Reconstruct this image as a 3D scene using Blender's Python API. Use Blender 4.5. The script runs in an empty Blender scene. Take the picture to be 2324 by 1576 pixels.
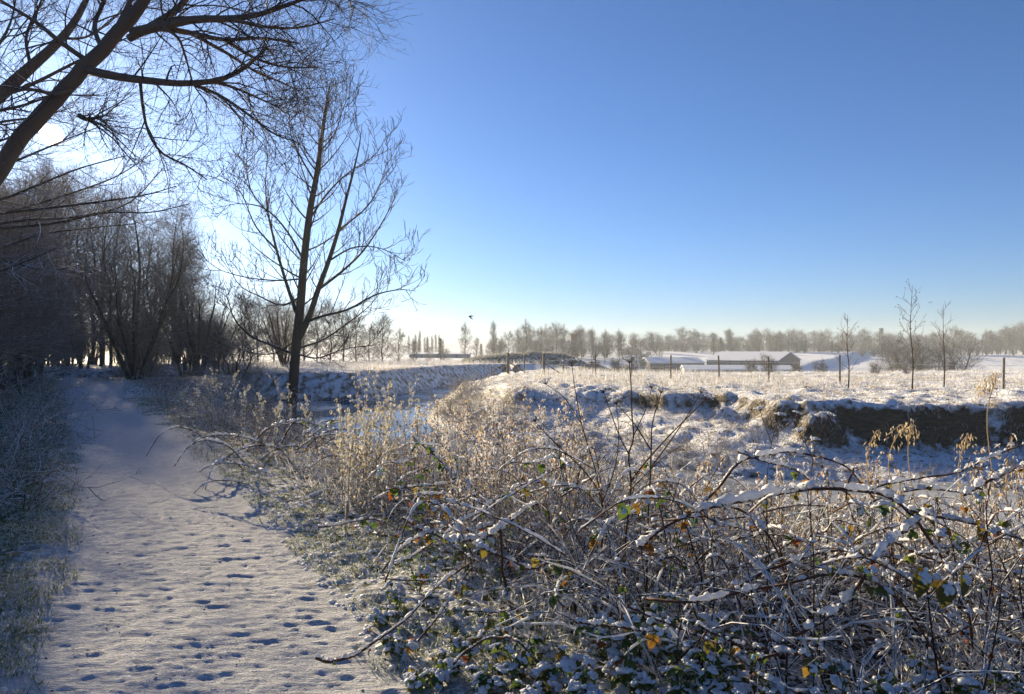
import bpy, math, random
import numpy as np

# ------------------------------------------------------------------ camera, sky, sun, exposure
scene = bpy.context.scene
COL = scene.collection
EYE = 1.65
cam_d = bpy.data.cameras.new('camera')
cam_d.lens = 26.0
cam_d.sensor_width = 36.0
cam_d.clip_start = 0.05
cam_d.clip_end = 20000.0
cam = bpy.data.objects.new('camera', cam_d)
COL.objects.link(cam)
cam.location = (0, 0, EYE)
cam.rotation_euler = (math.radians(90), 0, 0)
scene.camera = cam

SUN_AZ, SUN_EL = math.radians(-31.9), math.radians(13.7)      # azimuth from +Y, towards +X
SUN_DIR = np.array([math.sin(SUN_AZ)*math.cos(SUN_EL), math.cos(SUN_AZ)*math.cos(SUN_EL), math.sin(SUN_EL)])
world = bpy.data.worlds.new('World')
scene.world = world
world.use_nodes = True
wn = world.node_tree
wn.nodes.clear()
sky = wn.nodes.new('ShaderNodeTexSky')
sky.sky_type = 'NISHITA'
sky.sun_disc = False
sky.sun_elevation = SUN_EL
sky.sun_rotation = SUN_AZ
sky.altitude = 50.0
sky.air_density = 0.8
sky.dust_density = 0.45
sky.ozone_density = 7.0
bg = wn.nodes.new('ShaderNodeBackground')
bg.inputs['Strength'].default_value = 0.050
wo = wn.nodes.new('ShaderNodeOutputWorld')
wn.links.new(sky.outputs[0], bg.inputs[0])
wn.links.new(bg.outputs[0], wo.inputs[0])

sun_d = bpy.data.lights.new('sun_light', 'SUN')
sun_d.energy = 5.0
sun_d.angle = math.radians(0.5)
sun_d.color = (1.0, 0.80, 0.50)
sun_o = bpy.data.objects.new('sun_light', sun_d)
COL.objects.link(sun_o)
from mathutils import Vector
sun_o.rotation_euler = Vector((-SUN_DIR).tolist()).to_track_quat('-Z', 'Y').to_euler()

scene.view_settings.view_transform = 'Standard'
scene.view_settings.look = 'None'
scene.view_settings.exposure = 1.6
scene.view_settings.gamma = 1.0
scene.view_settings.use_curve_mapping = False
cy = scene.cycles
cy.max_bounces = 6
cy.diffuse_bounces = 3
cy.glossy_bounces = 3
cy.transmission_bounces = 3
cy.volume_bounces = 0
cy.transparent_max_bounces = 8
cy.use_denoising = True
cy.denoiser = 'OPENIMAGEDENOISE'
cy.denoising_input_passes = 'RGB_ALBEDO_NORMAL'
cy.denoising_prefilter = 'ACCURATE'
cy.sample_clamp_indirect = 4.0
cy.sample_clamp_direct = 12.0

# ------------------------------------------------------------------ numbers
F = 1678.0          # focal length in units of a 2324-wide picture


def W(xd, yd, Y):
    """Point at depth Y seen at (xd, yd) of the 2324x1576 picture."""
    return np.array([(xd-1162.0)/F*Y, Y, EYE-(yd-785.0)/F*Y])


def ease(t):
    t = np.clip(t, 0, 1)
    return t*t*(3-2*t)


def hash2(ix, iy, seed):
    h = (ix.astype(np.int64)*374761393 + iy.astype(np.int64)*668265263 + seed*1442695041) & 0xffffffff
    h = ((h ^ (h >> 13))*1274126177) & 0xffffffff
    h = h ^ (h >> 16)
    return (h & 0xffff)/65535.0


def vnoise(x, y, seed=0):
    ix, iy = np.floor(x), np.floor(y)
    fx, fy = x-ix, y-iy
    fx = fx*fx*(3-2*fx)
    fy = fy*fy*(3-2*fy)
    a, b = hash2(ix, iy, seed), hash2(ix+1, iy, seed)
    c, d = hash2(ix, iy+1, seed), hash2(ix+1, iy+1, seed)
    return (a+(b-a)*fx)*(1-fy)+(c+(d-c)*fx)*fy


def fbm(x, y, scale, octv=3, seed=0):
    """-1..1 noise whose largest lump is about `scale` metres."""
    s, a, tot = 0, 1.0, 0
    f = 1.0/scale
    for o in range(octv):
        s = s+a*(vnoise(x*f+17.3*o, y*f-9.1*o, seed+o*7)*2-1)
        tot += a
        a *= 0.5
        f *= 2.1
    return s/tot


# ------------------------------------------------------------------ mesh helpers
class Geo:
    def __init__(self):
        self.v, self.f, self.n = [], [], 0

    def add(self, V, *faces, mat=0):
        V = np.asarray(V, dtype=np.float64).reshape(-1, 3)
        for fc in faces:
            fc = np.asarray(fc, dtype=np.int64)
            if len(fc):
                self.f.append((fc+self.n, mat))
        self.v.append(V)
        self.n += len(V)
        return self

    def add_geo(self, g, mat=None, xf=None):
        V = np.concatenate(g.v) if g.v else np.zeros((0, 3))
        if xf is not None:
            V = xf(V)
        for fc, m in g.f:
            self.f.append((fc+self.n, m if mat is None else mat))
        self.v.append(V)
        self.n += len(V)
        return self

    def tile(self, g, mats, locs):
        """Many transformed copies of g: mats (N,3,3), locs (N,3)."""
        V = np.concatenate(g.v)
        n = len(V)
        N = len(locs)
        out = np.einsum('nij,vj->nvi', mats, V)+locs[:, None, :]
        off = (np.arange(N)*n)[:, None, None]
        for fc, m in g.f:
            self.f.append(((fc[None]+off).reshape(-1, fc.shape[1])+self.n, m))
        self.v.append(out.reshape(-1, 3))
        self.n += N*n
        return self

    def mesh(self, name, mats, smooth=True):
        me = bpy.data.meshes.new(name)
        V = np.concatenate(self.v)
        me.vertices.add(len(V))
        me.vertices.foreach_set('co', V.astype(np.float32).ravel())
        nl = sum(f.size for f, _ in self.f)
        npol = sum(len(f) for f, _ in self.f)
        me.loops.add(nl)
        me.polygons.add(npol)
        me.loops.foreach_set('vertex_index', np.concatenate([f.ravel() for f, _ in self.f]).astype(np.int32))
        tot = np.concatenate([np.full(len(f), f.shape[1]) for f, _ in self.f])
        me.polygons.foreach_set('loop_start', (np.cumsum(tot)-tot).astype(np.int32))
        me.polygons.foreach_set('material_index', np.concatenate([np.full(len(f), m) for f, m in self.f]).astype(np.int32))
        me.polygons.foreach_set('use_smooth', np.full(npol, smooth))
        for m in (mats if isinstance(mats, (list, tuple)) else [mats]):
            me.materials.append(m)
        me.update(calc_edges=True)
        me.validate()
        return me


def obj(name, data, parent=None, loc=None):
    o = bpy.data.objects.new(name, data)
    COL.objects.link(o)
    if parent is not None:
        o.parent = parent
    if loc is not None:
        o.location = [float(c) for c in loc]
    return o


def tag(o, label=None, cat=None, group=None, kind=None):
    if label:
        o['label'] = label
    if cat:
        o['category'] = cat
    if group:
        o['group'] = group
    if kind:
        o['kind'] = kind
    return o


def thing(name, label, cat, loc=(0, 0, 0), group=None):
    return tag(obj(name, None, None, loc), label, cat, group)


def copy_thing(root, loc, rotz, scale, label=None, group=None):
    r = root.copy()
    COL.objects.link(r)
    r.location = [float(c) for c in loc]
    r.rotation_euler = (0, 0, rotz)
    r.scale = scale if isinstance(scale, (tuple, list)) else (scale,)*3
    tag(r, label, None, group)
    for ch in list(root.children):
        c = ch.copy()
        COL.objects.link(c)
        c.parent = r
        for g in list(ch.children):
            d = g.copy()
            COL.objects.link(d)
            d.parent = c
    return r


def norm(v):
    return v/np.maximum(np.linalg.norm(v, axis=-1, keepdims=True), 1e-9)


def catmull(pts, n):
    p = np.asarray(pts, float)
    p = np.vstack([2*p[0]-p[1], p, 2*p[-1]-p[-2]])
    m = len(p)-3
    t = np.linspace(0, m, n)
    i = np.minimum(t.astype(int), m-1)
    u = (t-i)[:, None]
    a, b, c, d = p[i], p[i+1], p[i+2], p[i+3]
    return 0.5*((2*b)+(-a+c)*u+(2*a-5*b+4*c-d)*u**2+(-a+3*b-3*c+d)*u**3)


def tubes(g, P, R, S=3, mat=0, cap=True):
    """N tubes of K rings: P (N,K,3), R (N,K)."""
    P, R = np.asarray(P, float), np.asarray(R, float)
    if P.ndim == 2:
        P, R = P[None], R[None]
    N, K = R.shape
    if N == 0:
        return g
    T = np.empty_like(P)
    T[:, 1:-1] = P[:, 2:]-P[:, :-2]
    T[:, 0] = P[:, 1]-P[:, 0]
    T[:, -1] = P[:, -1]-P[:, -2]
    T = norm(T)
    mean = np.abs(norm(P[:, -1]-P[:, 0]))
    ref = np.eye(3)[np.argmin(mean, axis=1)]
    U = norm(np.cross(T, ref[:, None, :]))
    Vv = np.cross(T, U)
    a = np.arange(S)*2*np.pi/S
    V = P[:, :, None, :]+R[:, :, None, None]*(np.cos(a)[None, None, :, None]*U[:, :, None, :]+np.sin(a)[None, None, :, None]*Vv[:, :, None, :])
    idx = np.arange(N*K*S).reshape(N, K, S)
    q = np.stack([idx[:, :-1, :], np.roll(idx, -1, 2)[:, :-1, :], np.roll(idx, -1, 2)[:, 1:, :], idx[:, 1:, :]], -1).reshape(-1, 4)
    faces = [q]
    if cap and S > 3:
        faces += [idx[:, -1, :].reshape(N, S), idx[:, 0, ::-1].reshape(N, S)]
    elif cap:
        faces += [idx[:, -1, :].reshape(N, S)]
    g.add(V.reshape(-1, 3), *faces, mat=mat)
    return g


def spawn(P, R, rng, n, t0, t1, ang, length, K=4, up=0.3, wig=0.15, rr=0.6, rmin=0.003, rmax=1e9, lenshape=None, tip=0.25, azi=None):
    """Children of every branch in P,R: n each, at t0..t1 along it. length in metres (lo, hi)."""
    N, Kp, _ = P.shape
    M = N*n
    par = np.repeat(np.arange(N), n)
    k = np.tile(np.arange(n), N)
    t = t0+(t1-t0)*(k+rng.random(M))/n
    f = t*(Kp-1)
    i = np.minimum(f.astype(int), Kp-2)
    u = (f-i)[:, None]
    p = P[par, i]*(1-u)+P[par, i+1]*u
    r = R[par, i]*(1-u[:, 0])+R[par, i+1]*u[:, 0]
    d = norm(P[par, i+1]-P[par, i])
    ref = norm(rng.normal(size=(M, 3)))
    if azi is not None:
        ref = norm(np.stack([np.cos(k*azi+par), np.sin(k*azi+par), 0.15*np.ones(M)], -1)+0.25*rng.normal(size=(M, 3)))
    side = norm(ref-d*(ref*d).sum(-1, keepdims=True))
    a = np.radians(rng.uniform(ang[0], ang[1], M))[:, None]
    dr = norm(d*np.cos(a)+side*np.sin(a))
    L = rng.uniform(length[0], length[1], M)
    if lenshape is not None:
        L = L*lenshape(t)
    q = np.empty((M, K, 3))
    q[:, 0] = p
    for j in range(1, K):
        dr = norm(dr+np.array([0, 0, up])/(K-1)+wig*rng.normal(size=(M, 3)))
        q[:, j] = q[:, j-1]+dr*(L/(K-1))[:, None]
    s = np.linspace(0, 1, K)[None]
    r0 = np.clip(r*rr, rmin, rmax)[:, None]
    return q, r0*(1-(1-tip)*s)


def grid_faces(idx):
    return np.stack([idx[:-1, :-1], idx[:-1, 1:], idx[1:, 1:], idx[1:, :-1]], -1).reshape(-1, 4)


def box(g, lo, hi, mat=0, rot=None, org=None):
    x0, y0, z0 = lo
    x1, y1, z1 = hi
    V = np.array([[x0, y0, z0], [x1, y0, z0], [x1, y1, z0], [x0, y1, z0], [x0, y0, z1], [x1, y0, z1], [x1, y1, z1], [x0, y1, z1]], float)
    if rot is not None:
        c, s = math.cos(rot), math.sin(rot)
        o = np.array(org if org is not None else (0, 0, 0), float)
        D = V-o
        V = np.stack([D[:, 0]*c-D[:, 1]*s, D[:, 0]*s+D[:, 1]*c, D[:, 2]], -1)+o
    g.add(V, [[0, 3, 2, 1], [4, 5, 6, 7], [0, 1, 5, 4], [1, 2, 6, 5], [2, 3, 7, 6], [3, 0, 4, 7]], mat=mat)
    return g


def ico(sub=1):
    import bmesh
    bm = bmesh.new()
    bmesh.ops.create_icosphere(bm, subdivisions=sub, radius=1.0)
    V = np.array([v.co[:] for v in bm.verts])
    Fc = np.array([[v.index for v in f.verts] for f in bm.faces])
    bm.free()
    return V, Fc


ICO1, ICO2, ICO3 = ico(1), ico(2), ico(3)


def rotz_mats(a, s):
    a = np.asarray(a, float)
    s = np.asarray(s, float)
    if s.ndim == 1:
        s = np.stack([s, s, s], -1)
    M = np.zeros((len(a), 3, 3))
    M[:, 0, 0] = np.cos(a)*s[:, 0]
    M[:, 0, 1] = -np.sin(a)*s[:, 1]
    M[:, 1, 0] = np.sin(a)*s[:, 0]
    M[:, 1, 1] = np.cos(a)*s[:, 1]
    M[:, 2, 2] = s[:, 2]
    return M


# ------------------------------------------------------------------ materials
SNOW = (0.80, 0.83, 0.88, 1)


class NT:
    def __init__(self, name):
        self.m = bpy.data.materials.new(name)
        self.m.use_nodes = True
        self.t = self.m.node_tree
        self.t.nodes.clear()

    def n(self, kind, **kw):
        nd = self.t.nodes.new(kind)
        ins = kw.pop('ins', {})
        for k, v in kw.items():
            setattr(nd, k, v)
        for k, v in ins.items():
            if hasattr(v, 'is_output'):
                self.t.links.new(v, nd.inputs[k])
            else:
                nd.inputs[k].default_value = v
        return nd

    def noise(self, scale, detail=3.0, rough=0.55, vec=None, dist=0.0):
        nd = self.n('ShaderNodeTexNoise', ins={'Scale': scale, 'Detail': detail, 'Roughness': rough, 'Distortion': dist})
        if vec is None:
            vec = self.pos()
        self.t.links.new(vec, nd.inputs['Vector'])
        return nd.outputs['Fac']

    def pos(self):
        if not hasattr(self, '_pos'):
            self._pos = self.n('ShaderNodeNewGeometry')
        return self._pos.outputs['Position']

    def nz(self):
        self.pos()
        if not hasattr(self, '_nz'):
            self._nz = self.n('ShaderNodeSeparateXYZ', ins={0: self._pos.outputs['Normal']})
        return self._nz.outputs[2]

    def island(self):
        self.pos()
        return self._pos.outputs['Random Per Island']

    def math(self, op, a, b=0.0, c=0.0):
        return self.n('ShaderNodeMath', operation=op, ins={0: a, 1: b, 2: c}).outputs[0]

    def ramp(self, fac, lo, hi, a=0.0, b=1.0):
        return self.n('ShaderNodeMapRange', ins={0: fac, 1: lo, 2: hi, 3: a, 4: b}).outputs[0]

    def mix(self, fac, a, b):
        nd = self.n('ShaderNodeMix', data_type='RGBA')
        for i, v in ((0, fac), (6, a), (7, b)):
            if hasattr(v, 'is_output'):
                self.t.links.new(v, nd.inputs[i])
            else:
                nd.inputs[i].default_value = v
        return nd.outputs[2]

    def cramp(self, fac, stops):
        nd = self.n('ShaderNodeValToRGB', ins={0: fac})
        cr = nd.color_ramp
        while len(cr.elements) < len(stops):
            cr.elements.new(0.5)
        for e, (p, c) in zip(cr.elements, stops):
            e.position = p
            e.color = c if len(c) == 4 else (*c, 1)
        return nd.outputs[0]

    def bump(self, h, strength=0.5, dist=0.01):
        return self.n('ShaderNodeBump', ins={'Height': h, 'Strength': strength, 'Distance': dist}).outputs[0]

    def done(self, col, rough=0.8, spec=0.2, normal=None, transl=0.0, metal=0.0):
        p = self.n('ShaderNodeBsdfPrincipled', ins={'Base Color': col, 'Roughness': rough, 'Specular IOR Level': spec, 'Metallic': metal})
        if normal is not None:
            self.t.links.new(normal, p.inputs['Normal'])
        out = p.outputs[0]
        if transl:
            tr = self.n('ShaderNodeBsdfTranslucent', ins={'Color': col})
            out = self.n('ShaderNodeMixShader', ins={0: transl, 1: out, 2: tr.outputs[0]}).outputs[0]
        o = self.n('ShaderNodeOutputMaterial')
        self.t.links.new(out, o.inputs[0])
        return self.m


def m_snowy(name, cols, thresh, soft=0.15, nscale=30.0, namp=0.6, transl=0.0, rough=0.8, snow=SNOW):
    """Bark, stalk or leaf of the given colours, with snow lying on its upward faces."""
    t = NT(name)
    stops = [(i/max(1, len(cols)-1), c) for i, c in enumerate(cols)]
    base = t.cramp(t.island(), stops) if len(cols) > 1 else (*cols[0], 1)
    up = t.math('ADD', t.nz(), t.math('MULTIPLY', t.math('SUBTRACT', t.noise(nscale, 2.0), 0.5), namp*2))
    fac = t.ramp(up, thresh-soft, thresh+soft)
    return t.done(t.mix(fac, base, snow), rough=rough, transl=transl)


def m_snow(name='snow', bump=True):
    t = NT(name)
    n1 = t.noise(60.0, 4.0, 0.6)
    col = t.mix(n1, (0.74, 0.77, 0.83, 1), (0.86, 0.88, 0.92, 1))
    return t.done(col, rough=0.55, spec=0.3, normal=t.bump(t.noise(140.0, 3.0), 0.5, 0.006), transl=0.42)


M = {}
M['snow'] = m_snow()
M['bark'] = m_snowy('bark', [(0.045, 0.034, 0.026)], 0.86, nscale=9.0, namp=0.5)
M['bark_lean'] = m_snowy('bark_lean', [(0.14, 0.10, 0.075)], 1.0, nscale=9.0, namp=0.5)
M['twig'] = m_snowy('twig', [(0.055, 0.04, 0.03), (0.085, 0.06, 0.042)], 0.80, nscale=12.0, namp=0.45)
M['wood_twig'] = m_snowy('wood_twig', [(0.12, 0.085, 0.058), (0.25, 0.18, 0.12)], 0.80, nscale=5.0, namp=0.5, transl=0.15)
M['snow_twig'] = m_snowy('snow_twig', [(0.07, 0.05, 0.038), (0.11, 0.075, 0.05)], 0.45, nscale=14.0, namp=0.45)
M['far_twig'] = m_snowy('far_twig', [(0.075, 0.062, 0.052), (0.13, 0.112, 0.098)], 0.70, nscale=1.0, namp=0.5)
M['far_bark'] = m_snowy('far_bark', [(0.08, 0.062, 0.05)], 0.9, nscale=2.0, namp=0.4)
M['frost_twig'] = m_snowy('frost_twig', [(0.12, 0.085, 0.05), (0.30, 0.22, 0.12), (0.44, 0.34, 0.20)], 0.30, soft=0.3, nscale=24.0, namp=0.7, transl=0.4)
M['scrub_twig'] = m_snowy('scrub_twig', [(0.085, 0.058, 0.036), (0.22, 0.15, 0.08), (0.36, 0.27, 0.15)], 0.30, soft=0.2, nscale=30.0, namp=0.7, transl=0.4)
M['tangle'] = m_snowy('tangle', [(0.030, 0.020, 0.014), (0.06, 0.032, 0.020), (0.10, 0.065, 0.038)], 0.30, soft=0.10, nscale=38.0, namp=0.6, transl=0.25)
M['cane'] = m_snowy('cane', [(0.06, 0.035, 0.025), (0.10, 0.045, 0.03)], 1.3, nscale=50.0, namp=0.5)
M['stalk'] = m_snowy('stalk', [(0.055, 0.032, 0.022), (0.085, 0.05, 0.03)], 1.05, nscale=40.0, namp=0.5)
M['dry_leaf'] = m_snowy('dry_leaf', [(0.26, 0.12, 0.05), (0.42, 0.31, 0.19), (0.54, 0.45, 0.32), (0.50, 0.38, 0.24), (0.56, 0.49, 0.37), (0.20, 0.13, 0.08), (0.58, 0.53, 0.43)], 0.15, soft=0.18, nscale=60.0, namp=0.6, transl=0.45)
M['frost_leaf'] = m_snowy('frost_leaf', [(0.42, 0.36, 0.20), (0.55, 0.48, 0.30), (0.60, 0.56, 0.42)], 0.25, soft=0.25, nscale=60.0, namp=0.6, transl=0.35)
M['tan'] = m_snowy('tan', [(0.46, 0.36, 0.22), (0.60, 0.50, 0.34)], 0.55, soft=0.25, nscale=50.0, namp=0.6, transl=0.45)


def m_leaf(name, cols, transl=0.4, spot=(0.10, 0.05, 0.02, 1)):
    t = NT(name)
    oi = t.n('ShaderNodeObjectInfo')
    base = t.cramp(oi.outputs['Random'], [(i/max(1, len(cols)-1), c) for i, c in enumerate(cols)])
    sp = t.ramp(t.noise(70.0, 3.0), 0.56, 0.66)
    return t.done(t.mix(t.math('MULTIPLY', sp, 0.8), base, spot), rough=0.5, spec=0.35, transl=transl)


M['leaf_green'] = m_leaf('leaf_green', [(0.05, 0.10, 0.022), (0.08, 0.15, 0.028), (0.14, 0.19, 0.035), (0.07, 0.12, 0.025)], 0.5)
M['leaf_autumn'] = m_leaf('leaf_autumn', [(0.10, 0.11, 0.02), (0.26, 0.20, 0.03), (0.30, 0.12, 0.02), (0.17, 0.15, 0.025), (0.28, 0.07, 0.02)], 0.45)
M['leaf_big'] = m_leaf('leaf_big', [(0.07, 0.085, 0.02), (0.10, 0.09, 0.02)], 0.45, (0.28, 0.10, 0.02, 1))


def m_ground(name, colors, cover, cscale, steep=None, bump_s=60.0, bump_d=0.02, soil=(0.035, 0.026, 0.018, 1), soft=0.08):
    """Snow lying over grass or litter: cover 0..1 is how much of it is snow."""
    t = NT(name)
    g = t.mix(t.noise(cscale*2.7, 4.0), (*colors[0], 1), (*colors[1], 1))
    n1 = t.noise(cscale, 6.0, 0.62)
    c0 = 0.5+(0.5-cover)*0.55
    snowf = t.ramp(n1, c0-soft, c0+soft)
    sn = t.mix(t.noise(3.0, 3.0), (0.74, 0.77, 0.83, 1), (0.84, 0.86, 0.90, 1))
    if steep:
        st = t.ramp(t.math('ADD', t.nz(), t.math('MULTIPLY', t.math('SUBTRACT', t.noise(4.0, 4.0), 0.5), 0.6)), steep[0], steep[1])
        snowf = t.math('MULTIPLY', snowf, st)
        lay = t.n('ShaderNodeMapping', ins={'Vector': t.pos(), 'Scale': (1.0, 1.0, 5.0)})
        g = t.mix(st, t.mix(t.ramp(t.noise(3.0, 5.0, 0.6, vec=lay.outputs[0]), 0.38, 0.62), soil, (0.10, 0.07, 0.042, 1)), g)
    col = t.mix(snowf, g, sn)
    h = t.math('ADD', t.noise(bump_s, 4.0, 0.6), t.math('MULTIPLY', snowf, 0.35))
    return t.done(col, rough=0.7, spec=0.2, normal=t.bump(h, 0.8, bump_d))


def m_path():
    t = NT('path_snow')
    n1 = t.noise(5.0, 5.0, 0.6)
    col = t.mix(n1, (0.46, 0.49, 0.55, 1), (0.68, 0.70, 0.75, 1))
    dirt = t.ramp(t.noise(16.0, 5.0, 0.65), 0.67, 0.76)
    col = t.mix(t.math('MULTIPLY', dirt, 0.7), col, (0.12, 0.10, 0.075, 1))
    spark = t.ramp(t.noise(420.0, 1.0), 0.70, 0.76)
    rough = t.ramp(spark, 0, 1, 0.6, 0.2)
    mp = t.n('ShaderNodeMapping', ins={'Vector': t.pos(), 'Rotation': (0, 0, math.radians(-14)), 'Scale': (0.30, 1.25, 1.0)})
    h = t.math('ADD', t.noise(38.0, 4.0, 0.65, vec=mp.outputs[0], dist=0.8), t.math('MULTIPLY', t.noise(80.0, 3.0), 0.35))
    # the verge on both sides: snow over grass, darker litter under the brush
    raw = t.n('ShaderNodeAttribute', attribute_name='off').outputs['Fac']
    off = t.math('ABSOLUTE', raw)
    left = t.ramp(raw, -0.5, -0.6, 0.0, 0.06)
    wob = t.math('ADD', t.math('MULTIPLY', t.math('SUBTRACT', t.noise(2.2, 3.0), 0.5), 0.7), t.math('MULTIPLY', t.math('SUBTRACT', t.noise(9.0, 3.0), 0.5), 0.45))
    edge = t.ramp(t.math('ADD', off, wob), PATH_W-0.12, PATH_W+0.38)
    litter = t.ramp(t.math('ADD', off, wob), PATH_W+0.75, PATH_W+1.6)
    gcol = t.mix(t.noise(22.0, 4.0), (0.035, 0.055, 0.015, 1), (0.13, 0.15, 0.045, 1))
    gcol = t.mix(litter, gcol, t.mix(t.noise(30.0, 4.0), (0.025, 0.018, 0.012, 1), (0.09, 0.055, 0.03, 1)))
    thr = t.math('ADD', t.ramp(litter, 0, 1, 0.48, 0.56), left)
    sn = t.math('SUBTRACT', t.noise(11.0, 6.0, 0.62), thr)
    vcol = t.mix(t.ramp(sn, -0.06, 0.06), gcol, (0.78, 0.80, 0.85, 1))
    col = t.mix(edge, col, vcol)
    return t.done(col, rough=0.75, spec=0.03, normal=t.bump(h, 1.0, 0.055), transl=0.0)


PATH_W = 0.86
M['path'] = m_path()
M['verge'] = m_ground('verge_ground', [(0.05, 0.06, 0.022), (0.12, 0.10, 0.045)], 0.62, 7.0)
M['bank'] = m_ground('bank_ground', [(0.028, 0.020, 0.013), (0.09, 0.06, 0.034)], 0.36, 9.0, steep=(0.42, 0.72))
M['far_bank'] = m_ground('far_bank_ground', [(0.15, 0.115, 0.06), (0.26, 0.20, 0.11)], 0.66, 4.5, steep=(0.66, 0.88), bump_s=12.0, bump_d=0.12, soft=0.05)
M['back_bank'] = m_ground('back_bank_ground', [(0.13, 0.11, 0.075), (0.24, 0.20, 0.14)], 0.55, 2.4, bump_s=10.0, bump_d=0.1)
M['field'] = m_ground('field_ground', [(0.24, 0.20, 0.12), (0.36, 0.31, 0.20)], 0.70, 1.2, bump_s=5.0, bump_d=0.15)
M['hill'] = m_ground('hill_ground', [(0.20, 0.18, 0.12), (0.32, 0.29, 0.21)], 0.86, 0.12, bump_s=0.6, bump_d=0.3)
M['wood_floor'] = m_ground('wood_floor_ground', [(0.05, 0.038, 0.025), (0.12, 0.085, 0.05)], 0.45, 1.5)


def m_blade(name, stops, frost, fsc=40.0, transl=0.3):
    t = NT(name)
    base = t.cramp(t.island(), stops)
    f = t.ramp(t.noise(fsc, 2.0), 0.5+(0.5-frost)*0.5-0.1, 0.5+(0.5-frost)*0.5+0.1)
    return t.done(t.mix(f, base, (0.78, 0.81, 0.86, 1)), rough=0.7, transl=transl)


M['grass'] = m_blade('verge_grass', [(0, (0.05, 0.10, 0.02)), (0.6, (0.13, 0.17, 0.04)), (1, (0.30, 0.26, 0.11))], 0.36, transl=0.45)
M['field_grass'] = m_blade('field_grass', [(0, (0.30, 0.23, 0.12)), (0.6, (0.42, 0.34, 0.20)), (1, (0.52, 0.45, 0.32))], 0.55, 8.0)
M['dead_grass'] = m_blade('dead_grass', [(0, (0.22, 0.15, 0.07)), (0.5, (0.42, 0.32, 0.17)), (1, (0.55, 0.47, 0.32))], 0.58, 30.0, 0.45)
M['bank_grass'] = m_blade('bank_grass', [(0, (0.17, 0.12, 0.05)), (0.5, (0.32, 0.24, 0.12)), (1, (0.42, 0.34, 0.19))], 0.45, 10.0)


def m_plain(name, c, rough=0.8, var=0.25, sc=6.0, metal=0.0):
    t = NT(name)
    d = tuple(x*(1-var) for x in c)
    return t.done(t.mix(t.noise(sc, 4.0), (*d, 1), (*c, 1)), rough=rough, metal=metal)


def m_water():
    t = NT('river_water')
    tc = t.n('ShaderNodeMapping', ins={'Vector': t.pos(), 'Scale': (1.0, 0.35, 1.0)})
    n = t.noise(3.2, 4.0, 0.55, vec=tc.outputs[0])
    ice = t.ramp(t.noise(0.16, 4.0, 0.55), 0.42, 0.52)
    col = t.mix(ice, (0.06, 0.048, 0.032, 1), (0.42, 0.44, 0.45, 1))
    return t.done(col, rough=t.ramp(ice, 0, 1, 0.07, 0.32), spec=0.5, normal=t.bump(n, 0.10, 0.03))


M['water'] = m_water()

# ------------------------------------------------------------------ terrain
WATER_Z = -1.78
NEAR = np.array([(60, -14), (30, -2), (16, 3.0), (10, 6.4), (6.5, 8.4), (3.3, 10.8), (0.2, 13.6), (-3.2, 18), (-6.2, 23.5), (-8.4, 29), (-9.6, 34), (-12.5, 40), (-20, 43), (-45, 46), (-70, 48)], float)
BACK = np.array([(-70, 55), (-45, 52), (-20, 48.8), (-12, 46.6), (-9, 46.8), (-7.8, 52), (-6.5, 60), (-4, 70), (-1, 82)], float)
PEN = np.array([(2, 80), (-1.5, 64), (-3, 54), (-4.6, 46), (-4.4, 40), (-4, 34), (-2.6, 28.5), (0, 24.8), (3.2, 22), (6, 19.4), (9, 18.8), (12, 17.6), (20, 14), (34, 9), (64, 0)], float)
WATER = np.vstack([NEAR, BACK, PEN])
PLAT = np.array([(64, 12), (45, 19.5), (24, 21.0), (16, 21.6), (13.4, 22.6), (11, 22.2), (9, 22.4), (7.6, 24.0), (6.6, 27.0), (4.5, 29), (1, 30), (-1.0, 32.5), (-2.6, 36), (-3.0, 40), (-2.6, 46), (-1.2, 54), (0.5, 64), (6, 82), (60, 140), (900, 600), (900, -300)], float)
PATH_Y = np.array([-40, 0, 3.54, 10.5, 24.7, 46, 51, 55, 58, 60], float)
PATH_X = np.array([22, 0.5, -1.40, -5.18, -14.0, -26.8, -30.5, -36.0, -46, -60], float)


def seg_dist(x, y, pts):
    best = np.full(x.shape, 1e9)
    for a, b in zip(pts[:-1], pts[1:]):
        d = b-a
        t = np.clip(((x-a[0])*d[0]+(y-a[1])*d[1])/(d@d), 0, 1)
        best = np.minimum(best, (x-a[0]-t*d[0])**2+(y-a[1]-t*d[1])**2)
    return np.sqrt(best)


def inside(x, y, poly):
    r = np.zeros(x.shape, bool)
    for a, b in zip(poly, np.roll(poly, -1, 0)):
        if a[1] == b[1]:
            continue
        c = ((a[1] > y) != (b[1] > y)) & (x < (b[0]-a[0])*(y-a[1])/(b[1]-a[1])+a[0])
        r ^= c
    return r


def path_off(x, y):
    """Signed distance to the path's centre line (right of it positive)."""
    return (x-np.interp(y, PATH_Y, PATH_X))*0.87


_frng = np.random.default_rng(5)
STEPS = []
for _k in range(620):
    _y = 2.2+13*_frng.random()**1.3
    _o = _frng.normal()*0.42
    STEPS.append((np.interp(_y, PATH_Y, PATH_X)+_o/0.87, _y, math.radians(31)+_frng.normal()*0.3+(math.pi if _frng.random() < 0.5 else 0), _frng.choice([0.35, 0.5, 0.8, 1.0, 1.1]), _frng.uniform(0.3, 1.25)))


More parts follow.
